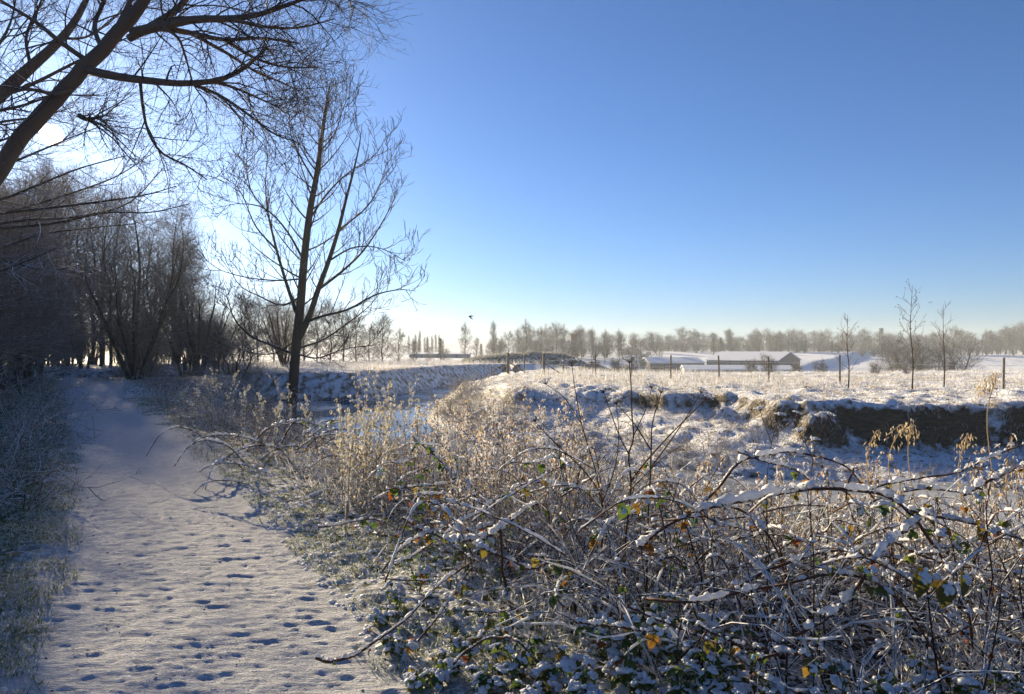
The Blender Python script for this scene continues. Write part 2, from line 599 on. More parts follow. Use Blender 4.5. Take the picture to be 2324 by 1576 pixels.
def ground(x, y, fine=True):
    """Height and region (0 near side, 1 behind the back bank, 2 peninsula, 3 river bed)."""
    x = np.asarray(x, float)
    y = np.asarray(y, float)
    wet = inside(x, y, WATER)
    dn, db, dp = seg_dist(x, y, NEAR), seg_dist(x, y, BACK), seg_dist(x, y, PEN)
    reg = np.argmin(np.stack([dn, db, dp]), 0)
    reg = np.where(wet, 3, reg)
    wob = fbm(x, y, 2.2, 3, 3)
    # near side
    wid = 3.2+0.6*fbm(x, y, 5.0, 2, 9)
    zn = WATER_Z-0.05+(1.83)*ease(dn/wid)**0.9
    lift = np.exp(-(((x+12.2)/4.5)**2+((y-36)/6.0)**2))*0.35
    zn = zn+lift*ease(dn/3.0)
    zn = zn+0.20*ease((-path_off(x, y)-1.3)/2.2)*(0.6+0.4*wob)*(1-ease((y-34)/8))
    # behind the back bank
    zb = WATER_Z-0.05+1.80*ease((db+0.35*wob)/(1.7+0.4*wob))
    # peninsula: shelf, cut bank, plateau
    inp = inside(x, y, PLAT)
    dq = seg_dist(x, y, PLAT[:-2])
    sq = np.where(inp, dq, -dq)+0.55*fbm(x, y, 2.4, 4, 21)+0.25*fbm(x, y, 0.8, 3, 27)
    t = dp/(dp+np.maximum(-sq, 0)+1e-6)
    shelf = WATER_Z-0.05+(np.interp(x, [-4, 1, 5, 7.5, 9.5], [0.9, 1.12, 1.08, 0.8, 0.42])+0.2*fbm(x, y, 3.0, 2, 4))*np.clip(t, 0, 1)**0.7
    cliffy = ease((fbm(x, y, 2.6, 3, 31)+np.interp(x, [-3, 1, 5, 8, 10, 13], [0.05, 0.28, 0.34, 0.3, 0.8, 0.7]))*1.35)
    run = 0.34+1.6*(1-cliffy)
    top = -0.05-0.008*np.clip(y-30, 0, 40)-0.16*np.exp(-np.maximum(sq, 0)/1.0)*(0.65+0.7*fbm(x, y, 3.5, 2, 8))
    zp = shelf+(top-shelf)*ease((sq+0.12)/run)
    bed = WATER_Z-0.06-0.7*ease(np.minimum(np.minimum(dn, db), dp)/1.2)
    z = np.choose(reg, [zn, zb, zp, bed])
    # the far land: a dip with barns, then the ridge
    rr = np.hypot(x, y)
    side = ease((x/np.maximum(y, 1)-0.02)/0.22)
    dip = -4.9*ease((y-46-0.25*np.abs(x))/70)*(1-0.93*ease((y-175)/110))*side
    far = np.where(y > 40, dip-1.0*ease((y-60)/80)*(1-side), 0)
    hill = 0.0035*np.clip(rr-300, 0, 700)+ease((rr-500)/400)*6
    z = z+np.where(reg != 3, far+hill, 0)
    z = z+0.9*fbm(x, y, 45.0, 2, 77)*ease((rr-90)/80)
    if fine:
        off = path_off(x, y)
        onp = ease((PATH_W+0.18-np.abs(off))/0.36)*(reg == 0)
        near = 1-ease((rr-60)/60)
        tuft = np.where(reg == 2, 0.19, np.where(reg == 1, 0.09, 0.055))
        sh = x*0.5+y*0.9
        rough = fbm(x, y, 0.55, 4, 11)*tuft+np.where(reg == 2, 0.07*fbm(x-0.4*y, y*0.6, 0.9, 3, 15), 0)
        small = fbm(x, y, 0.16, 3, 19)*0.028*(1-ease((rr-12)/14))
        z = z+np.where(reg == 3, 0, (rough+small)*near*(1-onp))
        pr = fbm(x, y, 0.30, 3, 41)*0.006+np.clip(fbm(x*0.5+0.2*y, y*1.2, 0.12, 3, 43)-0.10, 0, 0.35)*0.015+np.clip(fbm(x*0.55+0.15*y, y*1.3, 0.06, 3, 45)-0.05, 0, 0.4)*0.016+fbm(x*0.5, y*1.3, 0.06, 2, 49)*0.009
        dep = np.zeros_like(z)
        m = (rr < 18) & (np.abs(off) < 2.0) & (y > 0)
        if m.any():
            xx, yy = x[m], y[m]
            dd = np.zeros_like(xx)
            for sx, sy, a, fs, fa in STEPS:
                k = np.abs(yy-sy) < 0.3
                if not k.any():
                    continue
                ux, uy = xx[k]-sx, yy[k]-sy
                l = -ux*math.sin(a)+uy*math.cos(a)
                w = ux*math.cos(a)+uy*math.sin(a)
                e = np.sqrt((l/(0.145*fs))**2+(w/((0.052+0.012*np.sign(l))*fs))**2)+0.25*fbm(xx[k], yy[k], 0.09, 2, 61)
                dd[k] += fa*-0.003*ease((1.0-e)/0.6)+fa*0.0038*np.exp(-((e-1.15)/0.16)**2)*(l < 0.03)
            dep[m] = np.clip(dd, -0.004, 0.008)
        z = z+onp*(pr+dep)*near-0.03*onp
    return z, reg


def gz(x, y):
    return ground(np.atleast_1d(np.asarray(x, float)), np.atleast_1d(np.asarray(y, float)))[0]


# one sheet: fine rings near the camera, growing with distance
ang = np.concatenate([np.linspace(-180, -43, 36)[:-1], np.linspace(-43, 8, 256)[:-1], np.linspace(8, 43, 116), np.linspace(43, 180, 36)[1:]])
ang = np.radians(ang)
rad = [1.2]
while rad[-1] < 900:
    rad.append(rad[-1]*(1.004 if 2.5 < rad[-1] < 9 else 1.02 if rad[-1] < 2.5 else 1.006 if rad[-1] < 14 else 1.0085 if rad[-1] < 34 else 1.013 if rad[-1] < 70 else 1.025))
rad = np.array([0.0]+rad)
RR, AA = np.meshgrid(rad, ang, indexing='ij')
GX, GY = RR*np.sin(AA), RR*np.cos(AA)
GZ, GR = ground(GX.ravel(), GY.ravel())
GV = np.stack([GX.ravel(), GY.ravel(), GZ], -1)
gidx = np.arange(GV.shape[0]).reshape(RR.shape)
gq = np.stack([gidx[:-1, :-1], gidx[1:, :-1], gidx[1:, 1:], gidx[:-1, 1:]], -1).reshape(-1, 4)[:, ::-1]
gc = GV[gq].mean(1)
cr = np.hypot(gc[:, 0], gc[:, 1])
creg = GR[gq[:, 0]]
coff = np.abs(path_off(gc[:, 0], gc[:, 1])+0.12*fbm(gc[:, 0], gc[:, 1], 0.5, 3, 91))
region = np.select(
    [(creg == 3), (creg == 0) & (coff < PATH_W) & (gc[:, 1] < 80), (creg == 0) & (seg_dist(gc[:, 0], gc[:, 1], NEAR) < 4.6),
     (creg == 0) & (gc[:, 1] > 38), (creg == 0), (creg == 2) & (seg_dist(gc[:, 0], gc[:, 1], PEN) < 14) & (gc[:, 1] < 46), (creg == 1) & (seg_dist(gc[:, 0], gc[:, 1], BACK) < 2.2), cr < 95],
    [3, 0, 2, 7, 1, 4, 8, 5], 6)
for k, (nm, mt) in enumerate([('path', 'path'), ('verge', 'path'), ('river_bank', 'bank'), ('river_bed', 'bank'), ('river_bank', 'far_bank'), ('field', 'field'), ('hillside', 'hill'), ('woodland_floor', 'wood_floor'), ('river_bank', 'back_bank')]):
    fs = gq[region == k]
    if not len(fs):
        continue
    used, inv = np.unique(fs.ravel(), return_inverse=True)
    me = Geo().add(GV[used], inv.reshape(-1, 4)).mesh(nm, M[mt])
    if mt == 'path':
        at_ = me.attributes.new('off', 'FLOAT', 'POINT')
        at_.data.foreach_set('value', path_off(GV[used, 0], GV[used, 1]).astype(np.float32))
    o = obj(nm, me)
    tag(o, kind='structure')

# river: one sheet just above the bed
wx = np.arange(-72, 66, 1.5)
wy = np.arange(-16, 86, 1.5)
WX, WY = np.meshgrid(wx, wy, indexing='ij')
wi = np.arange(WX.size).reshape(WX.shape)
wq = grid_faces(wi)
wv = np.stack([WX.ravel(), WY.ravel(), np.full(WX.size, WATER_Z)], -1)
wc = wv[wq].mean(1)
keep = inside(wc[:, 0], wc[:, 1], WATER) | (np.minimum(np.minimum(seg_dist(wc[:, 0], wc[:, 1], NEAR), seg_dist(wc[:, 0], wc[:, 1], BACK)), seg_dist(wc[:, 0], wc[:, 1], PEN)) < 2.0)
wq = wq[keep][:, ::-1]
if True:
    a_, b_, c_ = wv[wq[0, 0]], wv[wq[0, 1]], wv[wq[0, 2]]
    if np.cross(b_-a_, c_-a_)[2] < 0:
        wq = wq[:, ::-1]
used, inv = np.unique(wq.ravel(), return_inverse=True)
tag(obj('river', Geo().add(wv[used], inv.reshape(-1, 4)).mesh('river', M['water'])), kind='structure')

# the sun, oversized to take in its glare, far outside the air of the place
t = NT('sun_glow')
lw = t.n('ShaderNodeLayerWeight', ins={'Blend': 0.5})
glare_ = t.math('MULTIPLY', t.math('POWER', t.math('SUBTRACT', 1.0, lw.outputs['Facing']), 1.3), 2.2)   # glare round the sun painted as a soft falloff of the glow
em = t.n('ShaderNodeEmission', ins={'Color': (1.0, 0.90, 0.70, 1), 'Strength': glare_})
tp = t.n('ShaderNodeBsdfTransparent')
ad = t.n('ShaderNodeAddShader', ins={0: em.outputs[0], 1: tp.outputs[0]})
oo = t.n('ShaderNodeOutputMaterial')
t.t.links.new(ad.outputs[0], oo.inputs[0])
t.m.cycles.emission_sampling = 'NONE'
sd = SUN_DIR*9000
tag(obj('sun', Geo().add(ICO3[0]*9000*math.tan(math.radians(0.72)), ICO3[1]).mesh('sun', t.m), None, sd), kind='structure')

# ------------------------------------------------------------------ trees
rng = np.random.default_rng(11)


def tree_parts(root, base, trunks, limbs, crown_levels, mt_trunk, mt_crown, S=8):
    """trunks/limbs: lists of (P, R) in world; crown_levels: list of (P,R,sides)."""
    base = np.asarray(base, float)
    for nm, lst in (('trunk', trunks), ('limb', limbs)):
        for P, R in lst:
            g = Geo()
            tubes(g, np.asarray(P)-base, R, S if nm == 'trunk' else 6)
            obj(nm, g.mesh(nm, mt_trunk), root)
    g = Geo()
    for P, R, s in crown_levels:
        tubes(g, P-base, R, s, cap=False)
    obj('crown', g.mesh('crown', mt_crown), root)


def limb(pts, r0, r1, n=14):
    P = catmull(pts, n)
    return P, np.linspace(r0, r1, n)


def stack(lst, K=14):
    P = np.stack([catmull(p, K) if len(p) != K else p for p, _ in lst])
    R = np.stack([np.interp(np.linspace(0, 1, K), np.linspace(0, 1, len(r)), r) for _, r in lst])
    return P, R


# --- the big leaning tree, upper left
D = 10.0
base = np.array([-10.4, 10.4, float(gz(-10.4, 10.4)[0])-0.1])
root = thing('leaning_tree', 'big bare tree with thick leaning trunk beside the low sun', 'tree', base)
tr = limb([base, W(-165, 590, 10.2), W(-20, 408, 10.0), W(34, 335, 9.95), W(88, 262, 9.9), W(155, 192, 9.8), W(205, 140, 9.75), W(262, 78, 9.7), W(300, 35, 9.6), W(332, -10, 9.5), W(390, -110, 9.4), W(450, -260, 9.2)], 0.24, 0.05, 30)
tr = (tr[0]+0.012*rng.normal(size=tr[0].shape)*np.array([1, 1, 0.4]), 0.112*(1-np.linspace(0, 1, 30))**0.35+0.006)
LB = [
    ([(203, 158), (270, 172), (350, 182), (420, 187), (500, 178), (560, 148), (605, 105)], 0.085, 0.02, 9.7, 9.0),
    ([(300, 72), (370, 56), (440, 42), (520, 40), (580, 32), (650, 10), (740, -25)], 0.09, 0.018, 9.6, 8.8),
    ([(292, 85), (350, 62), (430, 72), (510, 88), (590, 84), (680, 96)], 0.07, 0.012, 9.6, 9.4),
    ([(372, 60), (405, 85), (422, 130), (440, 190), (470, 230)], 0.03, 0.008, 9.4, 9.2),
    ([(318, 180), (325, 245), (338, 300), (368, 345), (420, 372), (470, 405)], 0.034, 0.008, 9.6, 9.0),
    ([(430, 186), (500, 215), (570, 262), (620, 300), (680, 322)], 0.034, 0.008, 9.4, 9.4),
    ([(480, 180), (540, 200), (590, 222), (640, 245)], 0.03, 0.007, 9.3, 9.9),
    ([(205, 140), (140, 95), (85, 50), (20, 10), (-60, -40)], 0.05, 0.015, 9.8, 9.2),
    ([(232, 110), (215, 55), (240, -10), (250, -90)], 0.05, 0.02, 9.75, 10.4),
    ([(262, 72), (300, -20), (290, -120)], 0.06, 0.02, 9.7, 10.3),
    ([(330, 66), (400, 20), (450, -40), (520, -130)], 0.08, 0.03, 9.6, 9.9),
    ([(520, 40), (600, 58), (680, 60), (760, 40)], 0.035, 0.008, 9.1, 9.4),
    ([(510, 88), (580, 130), (650, 150), (720, 150)], 0.035, 0.008, 9.5, 9.0),
    ([(430, 72), (510, 115), (580, 160), (640, 185), (680, 205)], 0.035, 0.007, 9.5, 9.7),
    ([(165, 200), (120, 210), (60, 200), (0, 220), (-80, 250)], 0.04, 0.012, 9.8, 9.0),
    ([(180, 260), (200, 268), (230, 262)], 0.05, 0.02, 9.85, 9.7),
    ([(450, -40), (560, -20), (660, -40), (780, -10), (800, 20)], 0.04, 0.008, 9.8, 9.6),
]
limbs = [limb([W(x, y, a+(b-a)*i/(len(p)-1)) for i, (x, y) in enumerate(p)], r0*0.72, r1*0.85) for p, r0, r1, a, b in LB]
LP, LR = stack(limbs)
A = spawn(LP, LR, rng, 14, 0.18, 1.0, (25, 70), (0.5, 1.2), K=6, up=-0.35, wig=0.12, rr=0.5, rmin=0.006, rmax=0.014, lenshape=lambda t: 1.15-0.55*t)
B = spawn(*A, rng, 7, 0.15, 1.0, (25, 65), (0.25, 0.6), K=5, up=0.15, wig=0.12, rr=0.6, rmin=0.0035, rmax=0.006)
C = spawn(*B, rng, 4, 0.2, 1.0, (25, 60), (0.09, 0.26), K=3, up=0.45, wig=0.12, rr=0.7, rmin=0.0024, rmax=0.0034)
tree_parts(root, base, [tr], limbs, [(*A, 4), (*B, 3), (*C, 3)], M['bark_lean'], M['twig'], S=14)

# --- a slimmer tree behind it at the left edge
base = np.array([-13.6, 14.5, float(gz(-13.6, 14.5)[0])-0.1])
root = thing('slim_tree', 'slimmer bare tree crossing the top left corner behind the leaning one', 'tree', base)
tr = limb([base, W(-260, 560, 14.4), W(-90, 300, 14.3), W(0, 214, 14.2), W(70, 150, 14.2), W(140, 85, 14.1), W(190, 10, 14), W(240, -120, 13.9)], 0.19, 0.03, 24)
lb = [([(0, 214), (70, 190), (150, 150), (230, 110), (320, 70)], .05, .01), ([(70, 150), (60, 80), (90, 10), (110, -60)], .04, .01), ([(-40, 255), (40, 240), (130, 215), (240, 215)], .04, .008),
      ([(-40, 250), (-30, 150), (20, 60), (40, -20)], .05, .01), ([(-90, 300), (0, 275), (90, 262), (170, 240)], .035, .008), ([(140, 85), (200, 80), (270, 30), (330, -30)], .03, .008)]
limbs = [limb([W(x, y, 14.2+0.8*math.sin(i*1.3+k)*i/4) for i, (x, y) in enumerate(p)], r0, r1) for k, (p, r0, r1) in enumerate(lb)]
LP, LR = stack(limbs)
A = spawn(LP, LR, rng, 14, 0.15, 1.0, (25, 65), (0.6, 1.6), K=6, up=0.25, wig=0.12, rr=0.5, rmin=0.007, rmax=0.014, lenshape=lambda t: 1.15-0.5*t)
B = spawn(*A, rng, 7, 0.2, 1.0, (25, 60), (0.3, 0.8), K=4, up=0.3, wig=0.12, rr=0.6, rmin=0.004, rmax=0.006)
C = spawn(*B, rng, 4, 0.2, 1.0, (25, 60), (0.12, 0.35), K=3, up=0.3, wig=0.1, rr=0.7, rmin=0.003, rmax=0.004)
tree_parts(root, base, [tr], limbs, [(*A, 4), (*B, 3), (*C, 3)], M['bark_lean'], M['twig'], S=10)

# --- the spreading hawthorn at the left edge, snow along its low boughs
base = np.array([-16.2, 20.0, float(gz(-16.2, 20.0)[0])-0.1])
root = thing('hawthorn_tree', 'wide low tree reaching snow-lined boughs in from the left edge under the sun', 'tree', base)
tr = limb([base, base+(0.1, 0, 1.5), base+(0.35, 0.1, 3.0), base+(0.3, 0.2, 4.6), base+(0.5, 0, 6.5), base+(0.6, 0.1, 8.2)], 0.2, 0.05, 16)
lb = [[(-180, 520), (-20, 485), (110, 470), (230, 455), (330, 440), (400, 420)], [(-180, 560), (-20, 520), (120, 505), (240, 480), (340, 480), (430, 460)], [(-180, 590), (0, 560), (90, 530), (200, 515), (310, 505)],
      [(-160, 480), (0, 450), (80, 420), (180, 380), (290, 350)], [(-160, 520), (20, 478), (150, 440), (260, 400), (340, 350)], [(-180, 640), (-30, 620), (60, 590), (130, 560)], [(-160, 420), (-10, 380), (90, 340), (160, 310), (240, 280)],
      [(-160, 600), (0, 590), (100, 610), (180, 600)], [(-150, 380), (-30, 330), (40, 300), (120, 250)], [(-160, 540), (30, 500), (170, 490), (290, 460), (370, 380)]]
limbs = []
for k, p in enumerate(lb):
    y0, y1 = 20.0, (17.5, 19, 21, 18.2, 20.5, 16.5, 19.5, 18, 21, 19.2)[k]
    limbs.append(limb([W(x, y, y0+(y1-y0)*i/(len(p)-1)) for i, (x, y) in enumerate(p)], 0.05, 0.010))
LP, LR = stack(limbs)
A = spawn(LP, LR, rng, 16, 0.12, 1.0, (20, 60), (0.6, 1.6), K=6, up=0.15, wig=0.1, rr=0.55, rmin=0.008, rmax=0.018, lenshape=lambda t: 1.1-0.4*t)
B = spawn(*A, rng, 7, 0.15, 1.0, (25, 60), (0.3, 0.8), K=4, up=0.3, wig=0.12, rr=0.6, rmin=0.005, rmax=0.008)
C = spawn(*B, rng, 4, 0.2, 1.0, (25, 60), (0.1, 0.3), K=3, up=0.3, wig=0.1, rr=0.7, rmin=0.0035, rmax=0.005)
TP, TR = stack([tr])
A2 = spawn(TP, TR, rng, 26, 0.3, 1.0, (35, 80), (1.6, 3.4), K=6, up=0.3, wig=0.12, rr=0.35, rmin=0.012, rmax=0.03)
B2 = spawn(*A2, rng, 10, 0.2, 1.0, (30, 65), (0.5, 1.1), K=4, up=0.3, wig=0.12, rr=0.5, rmin=0.005, rmax=0.009)
C2 = spawn(*B2, rng, 3, 0.2, 1.0, (30, 65), (0.15, 0.4), K=3, up=0.3, wig=0.12, rr=0.6, rmin=0.0035, rmax=0.005)
tree_parts(root, base, [tr], limbs, [(*A, 4), (*B, 3), (*C, 3), (*A2, 4), (*B2, 3), (*C2, 3)], M['bark'], M['snow_twig'], S=10)

# --- the ash standing alone by the river
DY = 36.0
base = W(660, 856, DY)
base[2] = min(base[2], float(gz(base[0], base[1])[0]))-0.1
root = thing('ash_tree', 'tall solitary bare tree with twin stems standing against blue sky by the river', 'tree', base)
Wd = lambda pts, d=0.0: [W(x, y, DY+d*i/(len(pts)-1)) for i, (x, y) in enumerate(pts)]
t1 = limb([base]+Wd([(672, 785), (682, 690), (690, 590), (703, 480), (717, 405), (727, 335), (736, 265), (744, 215), (750, 185)]), 0.26, 0.015, 30)
t1 = (t1[0], 0.25*(1-np.linspace(0, 1, 30))**0.85+0.012)
t2 = limb(Wd([(674, 775), (702, 715), (722, 655), (746, 590), (768, 520), (784, 455), (800, 395), (815, 330), (822, 280)], -1.5), 0.17, 0.012, 24)
lb = [([(672, 705), (650, 640), (628, 565), (608, 480), (603, 420), (606, 350)], .10, .012, 1.5), ([(663, 800), (610, 778), (572, 762), (536, 727), (520, 687), (510, 650)], .07, .010, -2), ([(687, 630), (630, 634), (565, 628), (505, 612), (470, 590)], .05, .01, -1.5),
      ([(680, 735), (728, 716), (790, 700), (848, 668), (905, 655), (944, 658)], .08, .010, -2.5), ([(668, 790), (730, 770), (790, 730), (840, 690), (880, 640)], .06, .01, 2.5), ([(690, 590), (650, 520), (600, 470), (540, 460), (490, 470)], .06, .01, 2),
      ([(722, 655), (780, 610), (830, 560), (880, 480), (905, 420)], .08, .01, 1.5), ([(700, 500), (740, 440), (790, 390), (850, 350), (880, 300)], .06, .01, 2), ([(715, 410), (680, 350), (660, 300), (655, 240)], .05, .01, -2), ([(746, 590), (800, 560), (860, 560), (920, 590)], .05, .01, -2.5),
      ([(684, 670), (640, 690), (590, 670), (540, 640), (500, 560)], .06, .01, 2.8), ([(672, 770), (620, 800), (560, 795), (520, 770)], .05, .01, 2.2), ([(727, 340), (760, 300), (780, 240), (800, 205)], .035, .008, -1.5), ([(628, 565), (580, 510), (550, 440), (520, 400)], .05, .008, 1),
      ([(672, 800), (720, 810), (780, 790), (850, 780)], .05, .01, -2), ([(768, 520), (830, 470), (860, 420), (880, 360)], .05, .008, -1.5), ([(608, 480), (570, 430), (560, 370), (565, 330)], .04, .008, -1)]
limbs = [limb(Wd(p, d), r0, r1) for p, r0, r1, d in lb]
LP, LR = stack(limbs+[t2])
T1P, T1R = stack([t1], 30)
A0 = spawn(T1P, T1R, rng, 34, 0.20, 0.82, (45, 75), (1.8, 4.2), K=7, up=0.7, wig=0.04, rr=0.35, rmin=0.022, rmax=0.045, lenshape=lambda t: 1.15-0.85*t, azi=2.4)
A = spawn(LP, LR, rng, 12, 0.15, 1.0, (30, 60), (0.9, 2.3), K=6, up=0.6, wig=0.07, rr=0.5, rmin=0.018, rmax=0.028, lenshape=lambda t: 1.2-0.6*t)
A9 = spawn(T1P, T1R, rng, 11, 0.80, 0.99, (35, 55), (0.7, 1.3), K=5, up=0.8, wig=0.04, rr=0.4, rmin=0.014, rmax=0.02, azi=2.4)
B9 = spawn(*A9, rng, 3, 0.3, 1.0, (30, 50), (0.25, 0.6), K=4, up=0.7, wig=0.04, rr=0.7, rmin=0.0125, rmax=0.015, tip=0.8)
B0 = spawn(*A0, rng, 6, 0.2, 1.0, (30, 60), (0.5, 1.2), K=5, up=0.8, wig=0.04, rr=0.6, rmin=0.014, rmax=0.02)
B = spawn(*A, rng, 4, 0.25, 1.0, (30, 60), (0.4, 0.95), K=5, up=0.7, wig=0.06, rr=0.6, rmin=0.014, rmax=0.019)
C0 = spawn(*B0, rng, 2, 0.35, 1.0, (30, 55), (0.2, 0.5), K=4, up=0.5, wig=0.06, rr=0.8, rmin=0.0125, rmax=0.015, tip=0.8)
C = spawn(*B, rng, 2, 0.35, 1.0, (30, 55), (0.2, 0.5), K=4, up=0.5, wig=0.06, rr=0.8, rmin=0.0125, rmax=0.015, tip=0.8)
tree_parts(root, base, [t1, t2], limbs, [(A0[0], A0[1], 4), (*A9, 3), (*B9, 3), (A[0], A[1], 4), (*B0, 3), (*B, 3), (*C0, 3), (*C, 3)], M['bark'], M['twig'], S=10)


# --- prototypes that are copied: (trunk + crown round the origin)
def proto_tree(name, label, cat, group, seed, H, r, nA, lenA, angA, nB, lenB, nC, lenC, up=0.5, mt=('bark', 'wood_twig'), t0=0.2, shape=None, rm=(0.02, 0.010, 0.006), lean=0.06, multi=1, spread=0.0):
    g_ = np.random.default_rng(seed)
    root = thing(name, label, cat, (0, 0, 0), group)
    trunks = []
    for k in range(multi):
        a = k*2.4+g_.random()
        dx, dy = math.cos(a)*spread, math.sin(a)*spread
        pts = [(0.25*dx/max(spread, .01)*(multi > 1), 0.25*dy/max(spread, .01)*(multi > 1), -0.2)]
        h = H*(1 if k == 0 else g_.uniform(0.7, 1.0))
        for j in range(1, 6):
            s = j/5
            pts.append((dx*H*s**0.8+g_.normal()*lean*H*0.25*s, dy*H*s**0.8+g_.normal()*lean*H*0.25*s, h*s))
        P, R = limb(pts, r, 0.01, 18)
        R = r*(1-np.linspace(0, 1, 18))**0.8+rm[1]
        trunks.append((P, R))
        gg = Geo()
        tubes(gg, P, R, 7)
        obj('trunk', gg.mesh('trunk', M[mt[0]]), root)
    TP, TR = stack(trunks, 18)
    A = spawn(TP, TR, g_, nA, t0, 0.99, angA, lenA, K=6, up=up, wig=0.10, rr=0.4, rmin=rm[0]*0.6, rmax=rm[0]*2, lenshape=shape or (lambda t: 1.25-0.95*t), azi=2.4)
    B = spawn(*A, g_, nB, 0.15, 1.0, (28, 65), lenB, K=4, up=up*0.7, wig=0.13, rr=0.55, rmin=rm[1]*0.7, rmax=rm[1]*1.3, lenshape=lambda t: 1.2-0.5*t)
    C = spawn(*B, g_, nC, 0.2, 1.0, (25, 65), lenC, K=3, up=up*0.6, wig=0.13, rr=0.6, rmin=rm[2]*0.8, rmax=rm[2]*1.2)
    g = Geo()
    tubes(g, *A, 4, cap=False)
    tubes(g, *B, 3, cap=False)
    tubes(g, *C, 3, cap=False)
    obj('crown', g.mesh('crown', M[mt[1]]), root)
    return root


def place(protos, used, k, loc, rot, sc, label=None, group=None):
    p = protos[k]
    if k not in used:
        used.add(k)
        p.location = [float(c) for c in loc]
        p.rotation_euler = (0, 0, rot)
        p.scale = sc if isinstance(sc, (tuple, list)) else (sc,)*3
        tag(p, label, None, group)
        return p
    return copy_thing(p, loc, rot, sc, label, group)


WL = 'bare dark tree of the crowded wood at the left, beside and behind the path'
WG = 'woodland trees at the left'
wood = [proto_tree('woodland_tree', WL, 'tree', WG, 100+i, 11.0, 0.13, (34, 38, 30, 40)[i], (2.2, 4.6), ((45, 85), (35, 70), (50, 95), (40, 80))[i], 10, (0.8, 2.0), 6, (0.4, 1.05), up=(0.25, 0.5, 0.1, 0.3)[i], t0=(0.12, 0.10, 0.15, 0.06)[i], rm=(0.022, 0.013, 0.0085), lean=0.12) for i in range(4)]
used = set()
wr = np.random.default_rng(21)
spots = []
for i in range(24):
    for _ in range(40):
        Y = wr.uniform(48, 86)
        X = wr.uniform(-0.76, -0.30)*Y
        if abs(path_off(X, Y)) < 1.6+0.02*Y or (X/Y > -0.42 and Y < 58):
            continue
        if all((X-a)**2+(Y-b)**2 > 3.0 for a, b in spots):
            spots.append((X, Y))
            break
# the tall stand closing the view behind the path's bend
for i in range(16):
    for _ in range(60):
        Y = wr.uniform(54, 82)
        X = wr.uniform(-0.70, -0.47)*Y
        if path_off(X, Y) > 1.5 and all((X-a)**2+(Y-b)**2 > 2.0 for a, b in spots):
            spots.append((X, Y))
            break
# trees left of the path in front of the wood
spots += [(np.interp(yy, PATH_Y, PATH_X)-oo_/0.87, yy) for yy, oo_ in ((22.5, 2.6), (26.5, 2.3), (30, 2.5), (33.5, 2.2), (37, 2.4), (41, 2.1), (45, 2.3), (35, 3.8), (29, 3.9))]
spots += [(-12.6, 17.0), (-14.6, 20.8), (-11.4, 14.4), (-13.9, 19.5), (-17.6, 25.0), (-19.6, 28.5), (-22.2, 28.0), (-16.8, 21.5), (-27.5, 38), (-30.5, 43.5), (-26.0, 34.0), (-33.5, 47), (-36.5, 51), (-39.5, 54), (-41, 58), (-35.5, 46.5), (-38.5, 49), (-43, 60), (-46, 63), (-33, 44.5), (-24.2, 31.0), (-29.5, 40.5), (-36, 50.0)]  # the first few are extra, added off the left edge to shade the path
for i, (X, Y) in enumerate(spots):
    xd = X/Y*F+1162
    top = np.interp(xd, [-100, 0, 120, 240, 330, 420, 500, 560, 640], [425, 440, 440, 462, 515, 520, 590, 660, 690])+wr.normal()*30+abs(wr.normal())*14
    h = (785-top)/F*Y+EYE
    s = max(0.35, h/11.0)*(1.0 if Y > 45 else 0.85)
    place(wood, used, i % 4, (X, Y, gz(X, Y)[0]), wr.uniform(0, 6.28), (s*0.95, s*0.95, s) if Y > 46 else (s*1.25, s*1.25, s))  # nearer crowns widened so their shade reaches the path

# bushes under the wood
under = [proto_tree('thicket_bush', 'bare dark bush in the undergrowth of the wood', 'bush', 'bushes under the wood', 160+i, 3.2, 0.05, 12, (0.9, 1.8), (25, 70), 7, (0.5, 1.1), 4, (0.25, 0.6), up=0.3, t0=0.08, multi=5, spread=0.35, rm=(0.016, 0.010, 0.007), shape=lambda t: 1.2-0.6*t) for i in range(2)]
uu = set()
for i in range(62):
    for _ in range(60):
        Y = wr.uniform(38, 66) if i % 2 else wr.uniform(64, 90)
        X = wr.uniform(-0.78, -0.36)*Y
        if abs(path_off(X, Y)) > 1.9+0.012*Y and not (X/Y > -0.44 and Y < 46):
            break
    s = wr.uniform(0.7, 1.3)
    place(under, uu, i % 2, (X, Y, gz(X, Y)[0]), wr.uniform(0, 6.28), (s*1.1, s*1.1, s))

# the many-stemmed bush tree beside the path
mb = proto_tree('coppiced_tree', 'many-stemmed bare tree fanning out beside the path in front of the wood', 'tree', None, 140, 7.6, 0.10, 12, (1.5, 3.0), (18, 40), 8, (0.6, 1.4), 6, (0.3, 0.7), up=0.5, t0=0.15, multi=9, spread=0.34, rm=(0.022, 0.011, 0.0065), shape=lambda t: 1.2-0.6*t)
X, Y = W(305, 840, 37)[:2]
mb.location = (X, Y, float(gz(X, Y)[0]))
mb.scale = (0.9, 0.9, 0.9)
mb2 = copy_thing(mb, (-22.0, 52.0, gz(-22.0, 52.0)[0]), 2.0, 0.9, 'dense many-stemmed bare tree between the fanning coppice and the solitary tree')
mb3 = copy_thing(mb, (-19.0, 62.0, gz(-19.0, 62.0)[0]), 4.0, (0.9, 0.9, 0.75), 'low pale many-stemmed tree behind the solitary tree by the river')

